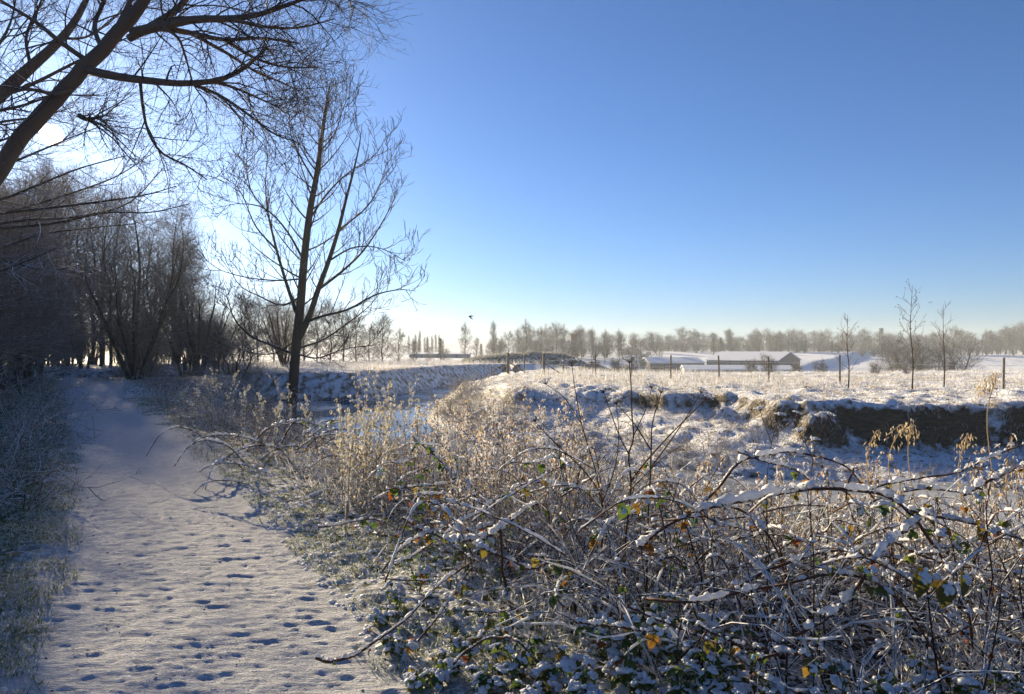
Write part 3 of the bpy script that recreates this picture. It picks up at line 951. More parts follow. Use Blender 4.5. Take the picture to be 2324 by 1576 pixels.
# --- hazy trees across the river and along the ridge
FL = 'bare frosted tree in the hazy row along the skyline'
fr = np.random.default_rng(31)
far = [proto_tree('distant_tree', FL, 'tree', 'distant skyline trees', 200+i, 10.0, 0.12, (30, 26, 34)[i], (2.2, 4.4), ((40, 80), (28, 55), (45, 85))[i], 9, (0.9, 2.1), 5, (0.5, 1.2), up=(0.3, 0.6, 0.2)[i], mt=('far_bark', 'far_twig'), t0=(0.1, 0.12, 0.06)[i], rm=(0.05, 0.036, 0.028), lean=0.12) for i in range(3)]
bushp = [proto_tree('distant_bush', 'rounded frosted bush', 'bush', 'bushes in the valley', 220+i, 4.0, 0.09, 16, (1.2, 2.2), (25, 70), 7, (0.5, 1.2), 4, (0.3, 0.7), up=0.4, mt=('far_bark', 'far_twig'), t0=0.08, rm=(0.03, 0.018, 0.013), multi=4, spread=0.3, shape=lambda t: 1.2-0.6*t) for i in range(2)]
fu, bu = set(), set()


def far_tree(xd, top, bot, Y, k=None, label=None, group='distant skyline trees', wide=1.0):
    k = fr.integers(0, 3) if k is None else k
    p = W(xd, bot, Y)
    z = min(p[2], float(gz(p[0], p[1])[0]))
    h = (785-top)/F*Y+EYE-z
    s = h/10.4
    return place(far, fu, int(k), (p[0], p[1], z), fr.uniform(0, 6.28), (s*wide, s*wide, s), label or FL, group)


for xd, top, Y, w in [(868, 722, 118, 1.2), (838, 738, 112, 1.1), (905, 752, 125, 1.1), (940, 775, 140, 1.2), (808, 715, 105, 1.0), (780, 700, 100, 1.0), (750, 690, 96, 1.0), (720, 700, 110, 1.0), (690, 690, 98, 1), (655, 700, 105, 1), (620, 690, 95, 1), (585, 680, 90, 1), (555, 672, 92, 1), (975, 785, 150, 1.2), (1010, 790, 155, 1.2)]:
    far_tree(xd, top, 835, Y, label='misty bare tree in the haze across the river, left of the mound', group='misty trees across the river', wide=w)
for i in range(12):
    x = 932+i*6.5+fr.normal()*2.5
    far_tree(x, 765+fr.normal()*5, 822, 250+fr.normal()*8, 1, 'slim upright poplar in a tight hazy row on the skyline', 'row of slim poplars', 0.36)
far_tree(1056, 738, 815, 170, 0, 'lone round bare tree standing clear of the skyline below the bird', None, 0.8)
far_tree(1120, 735, 815, 175, 1, 'tall thin bare tree on the skyline right of the lone round one', None, 0.6)
for xd in np.arange(1090, 1500, 17):
    n = fbm(np.array([xd*0.01]), np.array([0.5]), 1.0, 3, 6)[0]
    top = np.interp(xd, [1090, 1150, 1200, 1290, 1340, 1500], [778, 760, 738, 745, 752, 768])+14*n+fr.normal()*5
    far_tree(xd+fr.normal()*5, top, 818, fr.uniform(190, 240), None, 'bare frosted tree in the hazy wood behind the mound', 'trees of the hazy wood behind the mound', 0.9)
for xd in np.arange(1470, 2400, 8.5):
    top = np.interp(xd, [1470, 1600, 1720, 1850, 1980, 2080, 2200, 2330], [760, 764, 758, 768, 760, 766, 760, 756])+fr.normal()*9
    far_tree(xd+fr.normal()*5, top, 802, fr.uniform(275, 330), None, 'bare tree along the ridge above the snowy slope on the right', 'trees along the right ridge', fr.uniform(1.2, 1.9))
for i in range(46):
    xd = 1150+i*26+fr.normal()*8
    Y = fr.uniform(200, 230) if xd < 1480 else fr.uniform(262, 300)
    p = W(xd, 806, Y)
    z = float(gz(p[0], p[1])[0])
    s = fr.uniform(0.6, 1.0)
    place(bushp, bu, i % 2, (p[0], p[1], z), fr.uniform(0, 6), (s*1.5, s*1.5, s), 'low bare bush in the hedge line at the foot of the skyline trees', 'bushes at the foot of the skyline trees')
for xd in np.arange(1180, 2400, 19):
    far_tree(xd+fr.normal()*7, 762+fr.normal()*7+4*math.sin(xd*0.013), 800, fr.uniform(330, 400), None, 'pale distant tree in the hazy belt behind the ridge', 'trees of the hazy belt behind the ridge', fr.uniform(1.3, 2.0))
far_tree(2240, 752, 808, 290, 0, 'taller bare tree standing over the right end of the ridge', None, 1.0)
for xd, top, bot, Y, w in [(2065, 775, 835, 120, 1.35), (2165, 782, 838, 115, 1.5), (2035, 790, 830, 130, 1.2), (2110, 790, 835, 125, 1.3)]:
    p = W(xd, bot, Y)
    z = min(p[2], float(gz(p[0], p[1])[0]))
    h = (785-top)/F*Y+EYE-z
    place(bushp, bu, xd % 2, (p[0], p[1], z), fr.uniform(0, 6), (h/4.6*w, h/4.6*w, h/4.6), {2065: 'big rounded bare bush just behind the tallest sapling', 2165: 'widest big rounded bush beyond the pale thin sapling', 2035: 'big rounded bush left of the tallest sapling in the valley', 2110: 'big rounded bush between the tallest and the pale sapling'}[xd], 'big rounded bushes beyond the saplings')
for xd, top, bot, Y in [(1700, 815, 860, 60), (1745, 808, 860, 55), (1810, 822, 862, 62), (1860, 818, 862, 58), (1990, 822, 862, 52), (2060, 830, 860, 50), (1350, 818, 850, 75), (1400, 812, 850, 72), (1440, 820, 850, 70)]:
    p = W(xd, bot, Y)
    z = min(p[2], float(gz(p[0], p[1])[0]))
    h = (785-top)/F*Y+EYE-z
    place(bushp, bu, xd % 2, (p[0], p[1], z), fr.uniform(0, 6), h/4.6, 'small twiggy frosted bush behind the wire fence', 'small bushes behind the fence')


# conifers
def conifer(xd, top, bot, Y, label):
    p = W(xd, bot, Y)
    p[2] = min(p[2], float(gz(p[0], p[1])[0]))
    h = (785-top)/F*Y+EYE-p[2]
    g_ = np.random.default_rng(int(xd))
    root = thing('conifer_tree', label, 'tree', p, None)
    g = Geo()
    P, R = limb([(0, 0, -0.2), (0.05*h*g_.normal()*0.3, 0, h*0.5), (0, 0, h)], h*0.022, 0.02, 10)
    tubes(g, P, R, 6)
    obj('trunk', g.mesh('trunk', M['far_bark']), root)
    A = spawn(P[None], R[None], g_, 60, 0.2, 0.99, (70, 95), (h*0.16, h*0.24), K=5, up=-0.2, wig=0.08, rr=0.4, rmin=0.03, rmax=0.05, lenshape=lambda t: 1.25-1.1*t, azi=2.4)
    B = spawn(*A, g_, 9, 0.1, 1.0, (30, 80), (h*0.03, h*0.07), K=3, up=-0.3, wig=0.2, rr=1.0, rmin=0.05, rmax=0.08)
    g = Geo()
    tubes(g, *A, 3)
    tubes(g, *B, 3)
    obj('crown', g.mesh('crown', M['needle']), root)


M['needle'] = m_snowy('needle', [(0.022, 0.034, 0.02), (0.04, 0.055, 0.03)], 0.85, nscale=1.0, namp=0.4)
conifer(1000, 765, 815, 150, 'dark misty conifer among the hazy trees left of the bird')
conifer(1619, 764, 800, 260, 'left one of two small dark conifers on the skyline above the barn')
conifer(1636, 766, 800, 262, 'right one of two small dark conifers on the skyline above the barn')
conifer(1888, 770, 802, 270, 'small dark conifer on the ridge left of the mast')
conifer(1092, 778, 812, 200, 'tiny dark conifer just right of the lone round tree')


# --- young alders on the far bank
def sapling(xd, top, bot, Y, label, seed, n=16, cones=0):
    g_ = np.random.default_rng(seed)
    p = W(xd, bot, Y)
    p[2] = float(gz(p[0], p[1])[0])-0.03
    h = (785-top)/F*Y+EYE-p[2]
    root = thing('alder_sapling', label, 'sapling', p)
    P, R = limb([(0, 0, 0), (0.03, 0, h*0.3), (0.05*g_.normal(), 0.05, h*0.6), (0.04*g_.normal(), 0, h)], 0.035, 0.006, 20)
    g = Geo()
    tubes(g, P, R, 6)
    obj('trunk', g.mesh('trunk', M['bark']), root)
    A = spawn(P[None], R[None], g_, n, 0.25, 0.95, (35, 60), (h*0.22, h*0.34), K=6, up=0.45, wig=0.05, rr=0.45, rmin=0.010, rmax=0.016, lenshape=lambda t: 1.15-0.8*t, azi=2.4)
    B = spawn(*A, g_, 5, 0.3, 1.0, (30, 55), (0.12, 0.4), K=4, up=0.3, wig=0.08, rr=0.7, rmin=0.008, rmax=0.010)
    g = Geo()
    tubes(g, *A, 4)
    tubes(g, *B, 3)
    obj('crown', g.mesh('crown', M['wood_twig']), root)
    if cones:
        g = Geo()
        pk = B[0][g_.integers(0, len(B[0]), cones), -1]
        s = np.full(cones, 0.016)
        g0 = Geo().add(ICO1[0]*np.array([1, 1, 1.7]), ICO1[1])
        g.tile(g0, rotz_mats(g_.random(cones)*6, s), pk-np.array([0, 0, 0.025]))
        tag(obj('alder_cones', g.mesh('alder_cones', M['bark']), root), kind='stuff')


sapling(1925, 712, 868, 30.5, 'young bare sapling on the far bank left of the taller one', 51, 13, 10)
sapling(2070, 645, 876, 29.0, 'tallest young sapling with small cones on the far bank', 52, 20, 60)
sapling(2142, 688, 874, 31.0, 'pale thin sapling on the far bank right of the tallest one', 53, 14, 0)

# ------------------------------------------------------------------ buildings, mast, chimney, fence, mound
M['barn_wall'] = m_plain('barn_wall', (0.16, 0.15, 0.14), sc=0.8)
M['shed_wall'] = m_plain('shed_wall', (0.30, 0.32, 0.34), sc=0.8)
M['roof_snow'] = m_plain('roof_snow', (0.80, 0.83, 0.88), rough=0.6, var=0.1, sc=0.4)
M['dark'] = m_plain('dark_metal_bay_shade', (0.05, 0.05, 0.055), sc=3.0)  # metal, and also the painted shade of the barn bays
M['antenna'] = m_plain('antenna_panel', (0.22, 0.23, 0.25), sc=3.0)
M['brick'] = m_plain('brickwork', (0.22, 0.13, 0.09), sc=1.0)
M['post'] = m_snowy('post', [(0.20, 0.15, 0.09), (0.13, 0.10, 0.07)], 0.75, nscale=12.0, namp=0.3)
M['wire'] = m_snowy('wire', [(0.35, 0.36, 0.38)], 0.0, nscale=5.0, namp=0.5)


def barn(name, label, pL, pR, Y, depth, yaw, z0, eave, ridge, wall, n_bays, ridge_along=True):
    """A shed from pL to pR (picture x) at depth Y; eave and ridge in metres above z0."""
    xl, xr = (pL-1162)/F*Y, (pR-1162)/F*Y
    L = xr-xl
    root = thing(name, label, 'barn', (xl, Y, z0))
    root.rotation_euler = (0, 0, yaw)
    g = Geo()
    V = [(0, 0, -1), (L, 0, -1), (L, depth, -1), (0, depth, -1), (0, 0, eave), (L, 0, eave), (L, depth, eave), (0, depth, eave), (0, depth/2, ridge), (L, depth/2, ridge)]
    g.add(V, [[0, 1, 5, 4], [2, 3, 7, 6]], [[1, 2, 6, 9, 5], [3, 0, 4, 8, 7]])
    wall_o = obj('wall', g.mesh('wall', wall, False), root)
    for sgn, nm in ((0, 'roof'), (1, 'roof')):
        g = Geo()
        e, th = 0.35, 0.14
        ye, yr = (-e, depth/2) if sgn == 0 else (depth+e, depth/2)
        ze = eave-e*(ridge-eave)/(depth/2)
        sec = np.array([(ye, ze+0.02), (yr, ridge+0.02), (yr, ridge+0.02+th), (ye, ze+0.02+th)])
        VV = np.array([[-e, y, z] for y, z in sec]+[[L+e, y, z] for y, z in sec])
        g.add(VV, [[0, 1, 5, 4], [1, 2, 6, 5], [2, 3, 7, 6], [3, 0, 4, 7], [0, 3, 2, 1], [4, 5, 6, 7]])
        obj(nm, g.mesh(nm, M['roof_snow'], False), root)
    for k in range(n_bays):            # dark panels painting the shade of open bays between the stanchions
        if (k*7+n_bays) % 3 == 0:
            continue
        g = Geo()
        box(g, (L*k/n_bays+0.3, -0.03, -0.9), (L*(k+1)/n_bays-0.3, -0.004, eave*0.62))
        obj('bay_shade', g.mesh('bay_shade', M['dark'], False), root)
    for k in range(n_bays+1):          # stanchions along the open side
        g = Geo()
        x = L*k/n_bays
        box(g, (x-0.12, -0.06, -1), (x+0.12, -0.005, eave-0.15))
        obj('stanchion', g.mesh('stanchion', M['dark'], False), root)
    g = Geo()
    box(g, (L+0.005, depth*0.35, -0.5), (L+0.06, depth*0.65, eave*0.8))
    obj('door', g.mesh('door', M['dark'], False), root)
    return root


M['haze_wall'] = m_plain('haze_wall', (0.34, 0.36, 0.38), sc=0.8)  # distance haze put into the pale wall colour
barn('barn', 'long grey barn with snow-covered gable roof, the tallest of the farm sheds', 1605, 1762, 178, 17.0, math.radians(-38), -5.0, 3.5, 5.4, M['barn_wall'], 6)
barn('low_shed', 'long low pale shed with snowy roof in front of the tall barn', 1555, 1790, 150, 8.0, math.radians(-8), -4.8, 1.9, 2.6, M['shed_wall'], 7)
barn('small_barn', 'smaller snow-roofed barn left of the tall barn', 1478, 1600, 182, 12.0, math.radians(4), -5.2, 2.9, 4.1, M['barn_wall'], 4)
barn('flat_building', 'low hazy building with flat pale roof among misty trees left of the mound', 930, 1062, 175, 12.0, 0, -3.4, 3.3, 3.6, M['haze_wall'], 5)

p = W(1302, 806, 215)
g = Geo()
box(g, (-0.85, -0.85, -2), (0.85, 0.85, 6.0))
root = thing('brick_tower', 'square brick chimney tower rising among the hazy trees', 'tower', p)
obj('shaft', g.mesh('shaft', M['brick'], False), root)
g = Geo()
box(g, (-1.05, -1.05, 6.003), (1.05, 1.05, 6.5))
obj('cap', g.mesh('cap', M['brick'], False), root)

Ym = 330.0
p = W(2000, 806, Ym)
root = thing('phone_mast', 'tall antenna mast with cluster head on the right skyline', 'mast', p)
root.scale = (0.62, 0.62, 1.0)
H = (806-742)/F*Ym
for a in range(3):
    g = Geo()
    dx, dy = 0.5*math.cos(a*2.094), 0.5*math.sin(a*2.094)
    tubes(g, np.array([(dx, dy, -1), (dx*0.7, dy*0.7, H-2)]), np.array([0.09, 0.08]), 5)
    obj('pole', g.mesh('pole', M['dark']), root)
for k in range(8):
    g = Geo()
    z = H*(k+0.5)/9
    tubes(g, np.array([(0.5*math.cos(k*2.094), 0.5*math.sin(k*2.094), z), (0.45*math.cos(k*2.094+2.094), 0.45*math.sin(k*2.094+2.094), z+H/9)]), np.array([0.05, 0.05]), 4)
    obj('brace', g.mesh('brace', M['dark']), root)
g = Geo()
tubes(g, np.array([(1.3*math.cos(a), 1.3*math.sin(a), H-1.9) for a in np.linspace(0, 2*np.pi, 13)]), np.full(13, 0.1), 4)
obj('ring', g.mesh('ring', M['dark']), root)
g = Geo()
box(g, (-0.7, -0.7, H-2.1), (0.7, 0.7, H-1.8))
obj('platform', g.mesh('platform', M['dark'], False), root)
for k in range(6):
    a = k*1.047+0.3
    g = Geo()
    box(g, (-0.28, -0.12, H-2.4), (0.28, 0.12, H), rot=None)
    o = obj('antenna', g.mesh('antenna', M['antenna'], False), root, (1.25*math.cos(a), 1.25*math.sin(a), 0))
    o.rotation_euler = (0, 0, a+1.57)

# fence
FP = np.array([(26, 24.5), (19.8, 29.8), (15.3, 34.5), (12.8, 36.8), (10.8, 38.5), (8.8, 41), (7.0, 43.3), (5.2, 46), (3.4, 49), (2.2, 51.5), (0.9, 53.5), (-0.3, 54.6), (-1.6, 57), (-2.2, 60)], float)
root = thing('wire_fence', 'wire fence on wooden posts running across the frosted field', 'fence', (0, 0, 0))
tops = []
pr_ = np.random.default_rng(3)
for k, (x, y) in enumerate(FP):
    z = float(gz(x, y)[0])
    big = k in (9, 11)
    hgt = 1.32 if not big else 1.5
    r = 0.044 if not big else 0.10
    lx, ly = pr_.normal(size=2)*0.03
    g = Geo()
    tubes(g, np.array([(x, y, z-0.3), (x+lx*.5, y+ly*.5, z+hgt*.5), (x+lx, y+ly, z+hgt), (x+lx, y+ly, z+hgt+0.02)]), np.array([r, r, r*0.96, r*0.6]), 8)
    obj('post', g.mesh('post', M['post']), root)
    tops.append((x+lx, y+ly, z))
    if big:
        g = Geo()
        tubes(g, np.array([(x+0.05, y, z+0.85), (x+1.3, y-0.3, z+0.05)]), np.array([0.05, 0.05]), 6)
        obj('brace', g.mesh('brace', M['post']), root)
tops = np.array(tops)
for hz in (0.35, 0.70, 1.02):
    pts = []
    for a, b in zip(tops[:-1], tops[1:]):
        for s in (0, 0.25, 0.5, 0.75):
            q = a+(b-a)*s
            pts.append((q[0], q[1]-0.07, q[2]+hz-0.05*math.sin(math.pi*s)))
    g = Geo()
    P = np.array(pts)
    tubes(g, P, np.full(len(P), 0.006), 4)
    obj('wire', g.mesh('wire', M['wire']), root)
# thin stakes scattered near the far end of the fence
for k, (xd, yt, Y) in enumerate([(1122, 838, 62), (1170, 838, 50), (1197, 838, 58), (1244, 835, 48), (1262, 838, 60), (1345, 836, 52), (1330, 838, 64), (1205, 838, 66)]):
    p = W(xd, yt, Y)
    z = float(gz(p[0], p[1])[0])
    g = Geo()
    tubes(g, np.array([(0, 0, -0.2), (0.01, 0, (p[2]-z)*0.5), (0, 0.01, p[2]-z)]), np.array([0.04, 0.04, 0.035]), 6)
    tag(obj('fence_stake', g.mesh('fence_stake', M['post']), None, (p[0], p[1], z)), 'thin wooden stake standing in frosted grass near the fence end', 'stake', 'thin stakes near the fence end')


# bramble-covered mound
def mound(xd0, xd1, top, bot, Y, label, n, seed, prof):
    g_ = np.random.default_rng(seed)
    c = W((xd0+xd1)/2, bot, Y)
    c[2] = float(gz(c[0], c[1])[0])-0.2
    hw = (xd1-xd0)/2/F*Y
    ht = (785-top)/F*Y+EYE-c[2]
    root = thing('bramble_mound', label, 'bramble mound', c)
    a = np.linspace(-1, 1, 60)
    b = np.linspace(-1, 1, 24)
    AA_, BB_ = np.meshgrid(a, b, indexing='ij')
    sh = np.interp(AA_, *prof)*np.sqrt(np.clip(1-BB_**2, 0, 1))**0.8
    nz_ = 1+0.12*fbm(AA_*hw+31, BB_*4, 1.3, 3, seed)
    V = np.stack([AA_*hw, BB_*3.2, sh*ht*nz_*0.93-0.1], -1)
    g = Geo().add(V.reshape(-1, 3), grid_faces(np.arange(AA_.size).reshape(AA_.shape))[:, ::-1])
    obj('stems', g.mesh('stems', M['mound_core']), root)
    ia, ib = g_.uniform(-1, 1, n), g_.uniform(-1, 0.6, n)
    s = np.interp(ia, *prof)*np.sqrt(np.clip(1-ib**2, 0, 1))**0.8
    P = np.stack([ia*hw, ib*3.2, s*ht*(1+0.12*fbm(ia*hw+31, ib*4, 1.3, 3, seed))*0.93-0.1], -1)
    L = Geo()
    V0 = np.array([(-0.5, 0, 0), (0, -0.35, 0.08), (0.5, 0, 0), (0, 0.35, 0.08)])
    ax = g_.normal(size=(n, 3))*0.7+np.array([0, 0, 1.0])
    w = norm(ax)
    u = norm(np.cross(w, g_.normal(size=(n, 3))))
    v = np.cross(w, u)
    m = np.stack([u, v, w], -1)*g_.uniform(0.06, 0.15, n)[:, None, None]
    L.tile(Geo().add(V0, [[0, 1, 2, 3]]), m, P+w*0.03+g_.normal(size=(n, 3))*0.05)
    tag(obj('leaves', L.mesh('leaves', M['mound_leaf'], False), root), kind='stuff')
    q0 = P[g_.integers(0, n, 500)]
    Q = q0[:, None, :]+np.linspace(0, 1, 4)[None, :, None]*norm(g_.normal(size=(500, 3))+np.array([0, -0.3, 1.1]))[:, None, :]*g_.uniform(0.15, 0.5, 500)[:, None, None]
    g = Geo()
    tubes(g, Q, np.full((500, 4), 0.011), 3)
    tag(obj('twigs', g.mesh('twigs', M['frost_twig']), root), kind='stuff')


M['mound_core'] = m_ground('mound_core', [(0.06, 0.06, 0.035), (0.13, 0.12, 0.08)], 0.40, 2.5, bump_s=6.0, bump_d=0.1)
M['mound_leaf'] = m_snowy('mound_leaf', [(0.07, 0.08, 0.045), (0.13, 0.13, 0.07), (0.20, 0.18, 0.12)], 0.34, soft=0.2, nscale=2.0, namp=0.6, transl=0.5)
mound(1030, 1335, 793, 842, 93, 'large frosted bramble mound in the field behind the fence', 17000, 61, ([-1, -0.85, -0.6, -0.3, 0.1, 0.4, 0.65, 0.85, 1], [0, 0.45, 0.72, 0.82, 1.0, 0.98, 0.85, 0.5, 0]))
mound(1270, 1450, 812, 846, 96, 'lower bramble mound just right of the large one', 6000, 62, ([-1, -0.7, -0.2, 0.3, 0.7, 1], [0, 0.6, 1.0, 0.7, 0.85, 0]))

# ------------------------------------------------------------------ grass and undergrowth (nobody could count these)
def blades(g, pos, h, w, lean, g_, wind=(0.0, 0.0), mat=0):
    n = len(pos)
    a = g_.uniform(0, 2*np.pi, n)
    sx = np.stack([np.cos(a), np.sin(a), np.zeros(n)], -1)*w[:, None]*0.5
    b = g_.uniform(0, 2*np.pi, n)
    d = np.stack([np.cos(b)+wind[0], np.sin(b)+wind[1], np.zeros(n)], -1)*lean[:, None]*h[:, None]
    up = np.array([0, 0, 1.0])*h[:, None]
    p1 = pos+up*0.55+d*0.3
    p2 = pos+up*0.95*np.sqrt(np.clip(1-lean**2*0.5, 0.1, 1))[:, None]+d
    V = np.stack([pos-sx, pos+sx, p1+sx*0.75, p1-sx*0.75, p2], 1).reshape(-1, 3)
    i = np.arange(n)[:, None]*5
    g.add(V, i+np.array([[0, 1, 2, 3]]), i+np.array([[3, 2, 4]]), mat=mat)


def scatter(n, xr, yr, keep, g_, power=1.0):
    out = np.zeros((0, 2))
    while len(out) < n:
        x = g_.uniform(*xr, 4*n)
        y = yr[0]+(yr[1]-yr[0])*g_.random(4*n)**power
        k = keep(x, y)
        out = np.vstack([out, np.stack([x[k], y[k]], -1)])
    return out[:n]


def clumped(x, y, s, seed, th):
    return fbm(x, y, s, 2, seed) > th


gr = np.random.default_rng(71)
# verge grass, both sides of the path
def kv(x, y):
    o = path_off(x, y)
    return (np.abs(o)+0.3*fbm(x, y, 0.8, 3, 33) > PATH_W-0.02) & (o > -3.2) & (o < 2.2) & (x > -0.80*y-0.6) & clumped(x, y, 0.45, 5, -0.12)


p = scatter(30000, (-16, 2.5), (2.4, 24), kv, gr, 1.8)
P3 = np.column_stack([p, gz(p[:, 0], p[:, 1])-0.01])
g = Geo()
n = len(P3)
blades(g, P3, gr.uniform(0.03, 0.10, n), gr.uniform(0.003, 0.006, n)*(1+p[:, 1]/10), gr.uniform(0.6, 1.6, n), gr)
tag(obj('verge_grass', g.mesh('verge_grass', M['grass'], False)), 'short frosted green grass edging the snowy path', 'grass', kind='stuff')


def kvl(x, y):
    o = path_off(x, y)
    return (o+0.25*fbm(x, y, 0.8, 3, 33) < -PATH_W+0.08) & (o > -2.6) & clumped(x, y, 0.35, 8, -0.2)


p = scatter(11000, (-8, 1), (2.6, 9.5), kvl, gr, 1.3)
P3 = np.column_stack([p, gz(p[:, 0], p[:, 1])-0.01])
g = Geo()
n = len(P3)
blades(g, P3, gr.uniform(0.04, 0.13, n), gr.uniform(0.004, 0.008, n), gr.uniform(0.6, 1.7, n), gr)
tag(obj('verge_grass', g.mesh('verge_grass', M['grass'], False)), 'frosted shaded grass along the left verge of the path', 'grass', kind='stuff')


# tall frosted grass of the fields
def kf(x, y):
    reg = ground(x, y, False)[1]
    return ((reg == 2) & inside(x, y, PLAT) & (seg_dist(x, y, PLAT[:-2]) > 3.0) & (y > 30+0.0*x) | (reg == 1) & (seg_dist(x, y, BACK) > 0.9)) & (np.abs(x) < 0.76*y)


p = scatter(30000, (-30, 48), (28, 95), kf, gr, 1.6)
P3 = np.column_stack([p, gz(p[:, 0], p[:, 1])-0.02])
n = len(P3)
g = Geo()
hh = gr.uniform(0.25, 0.7, n)*np.where(p[:, 0] < 6, 1.0, np.where(p[:, 0] < 14, 0.8, 0.45))
blades(g, P3, hh, gr.uniform(0.012, 0.03, n), gr.uniform(0.1, 0.6, n), gr)
tag(obj('field_grass', g.mesh('field_grass', M['field_grass'], False)), 'tall pale frosted grass covering the fields across the river', 'grass', kind='stuff')


# tussocks and overhanging fringes on the far banks
def kb(x, y):
    reg = ground(x, y, False)[1]
    dq = seg_dist(x, y, PLAT[:-2])
    return (reg == 2) & (y < 46) & (y > 16) & (np.abs(x) < 0.76*y) & ((dq < 0.7) | (clumped(x, y, 1.1, 23, -0.1) & (gr.random(x.shape) < 0.5))) | (reg == 1) & (seg_dist(x, y, BACK) < 2.2) & (x > -20) & (y < 60) & (gr.random(x.shape) < 0.6)


p = scatter(34000, (-20, 28), (16, 60), kb, gr, 1.0)
P3 = np.column_stack([p, gz(p[:, 0], p[:, 1])-0.02])
n = len(P3)
g = Geo()
blades(g, P3, gr.uniform(0.08, 0.30, n), gr.uniform(0.008, 0.018, n), gr.uniform(0.5, 1.5, n), gr, wind=(-0.2, -0.9))
tag(obj('bank_grass', g.mesh('bank_grass', M['bank_grass'], False)), 'frosted tussock grass hanging over the eroded far bank', 'grass', kind='stuff')


def clump_geo(seed, stems=12, h=1.0, spread=0.55, nB=5, nC=4, r=0.006, up=0.3, fine=0.0028):
    g_ = np.random.default_rng(seed)
    a = g_.uniform(0, 2*np.pi, stems)
    rad = np.sqrt(g_.random(stems))*spread
    b = np.stack([np.cos(a)*rad*0.7, np.sin(a)*rad*0.7, np.full(stems, -0.05)], -1)
    d = norm(np.stack([np.cos(a)*rad*1.6, np.sin(a)*rad*1.6, np.full(stems, 1.0)], -1)+0.35*g_.normal(size=(stems, 3)))
    K = 6
    P = np.empty((stems, K, 3))
    P[:, 0] = b
    L = h*g_.uniform(0.6, 1.15, stems)
    for j in range(1, K):
        d = norm(d+0.18*g_.normal(size=(stems, 3))+np.array([0, 0, -0.10*j*0.5]))
        P[:, j] = P[:, j-1]+d*(L/(K-1))[:, None]
    R = np.full((stems, K), r)*np.linspace(1, 0.5, K)
    B = spawn(P, R, g_, nB, 0.15, 1.0, (30, 75), (0.18*h, 0.45*h), K=4, up=up, wig=0.2, rr=0.6, rmin=fine*1.3, rmax=fine*1.6)
    C = spawn(*B, g_, nC, 0.2, 1.0, (30, 75), (0.05*h, 0.16*h), K=3, up=up, wig=0.2, rr=0.8, rmin=fine, rmax=fine*1.2)
    g = Geo()
    tubes(g, P, R, 3, cap=False)
    tubes(g, *B, 3, cap=False)
    tubes(g, *C, 3, cap=False)
    return g


SKX = [100, 200, 300, 400, 480, 560, 640, 700, 740, 800, 860, 920, 1000, 1100, 1200, 1300, 1400, 1500, 1600, 1700, 1900, 2100, 2400]
SKY_ = [812, 835, 840, 858, 868, 878, 890, 940, 975, 985, 980, 970, 960, 970, 985, 1010, 1035, 1070, 1100, 1120, 1140, 1140, 1130]


def fit_height(x, y, z, h):
    """Keep brush below the line the bank's scrub reaches."""
    xd = x/y*F+1162
    lim = EYE-(np.interp(xd, SKX, SKY_)-785)/F*y-z
    return np.clip(np.minimum(h, lim), 0.12, None)


def scrub(name, label, pts, hts, protos, mat, g_, squash=1.0, bits=0):
    g = Geo()
    z = gz(pts[:, 0], pts[:, 1])
    k = g_.integers(0, len(protos), len(pts))
    for i, pg in enumerate(protos):
        m = k == i
        if not m.any():
            continue
        h = hts[m]
        wdt = np.maximum(h, 0.45)*g_.uniform(0.85, 1.25, m.sum())*squash
        g.tile(pg, rotz_mats(g_.uniform(0, 6.28, m.sum()), np.stack([wdt, wdt, h], -1)), np.column_stack([pts[m], z[m]-0.02]))
    o = tag(obj(name, g.mesh(name, mat)), label, 'undergrowth', kind='stuff')
    if bits:
        V = np.concatenate(g.v)
        litter_leaves('withered_leaves', 'small withered frosted leaves clinging to the '+label.split(' ', 1)[1], V[g_.integers(0, len(V), bits)], 0.012, 0.035, 'bit_leaf', g_)
    return o


def simple_leaf():
    return Geo().add(np.array([(0, 0, 0), (0.45, 0.26, 0.10), (1, 0, -0.12), (0.45, 0, -0.04), (0.45, -0.26, 0.10)]), [[0, 3, 2, 1], [0, 4, 2, 3]])


def litter_leaves(name, label, q, s0, s1, mat, g_, up=0.6):
    n = len(q)
    w3 = norm(g_.normal(size=(n, 3))+np.array([0, 0, up]))
    u3 = norm(np.cross(w3, g_.normal(size=(n, 3))))
    m3 = np.stack([u3, np.cross(w3, u3), w3], -1)*g_.uniform(s0, s1, n)[:, None, None]
    g = Geo().tile(simple_leaf(), m3, q)
    return tag(obj(name, g.mesh(name, M[mat], False)), label, 'leaves', kind='stuff')


M['bit_leaf'] = m_snowy('bit_leaf', [(0.10, 0.06, 0.03), (0.30, 0.20, 0.09), (0.45, 0.35, 0.20), (0.22, 0.13, 0.05), (0.50, 0.42, 0.28)], 0.35, soft=0.2, nscale=60.0, namp=0.6, transl=0.5)


sr = np.random.default_rng(81)
fine_p = [clump_geo(300+i, 10, 1.0, 0.6, 4, 3) for i in range(4)]
coarse_p = [clump_geo(320+i, 9, 1.0, 0.6, 4, 3, r=0.010, fine=0.0055) for i in range(4)]

# right of the path, near part and far part
def kr(x, y):
    return (path_off(x, y) > PATH_W+0.75+0.25*fbm(x, y, 1.5, 2, 12)) & (ground(x, y, False)[1] == 0) & (seg_dist(x, y, NEAR) > 0.7) & (x < 0.72*y+1.6)


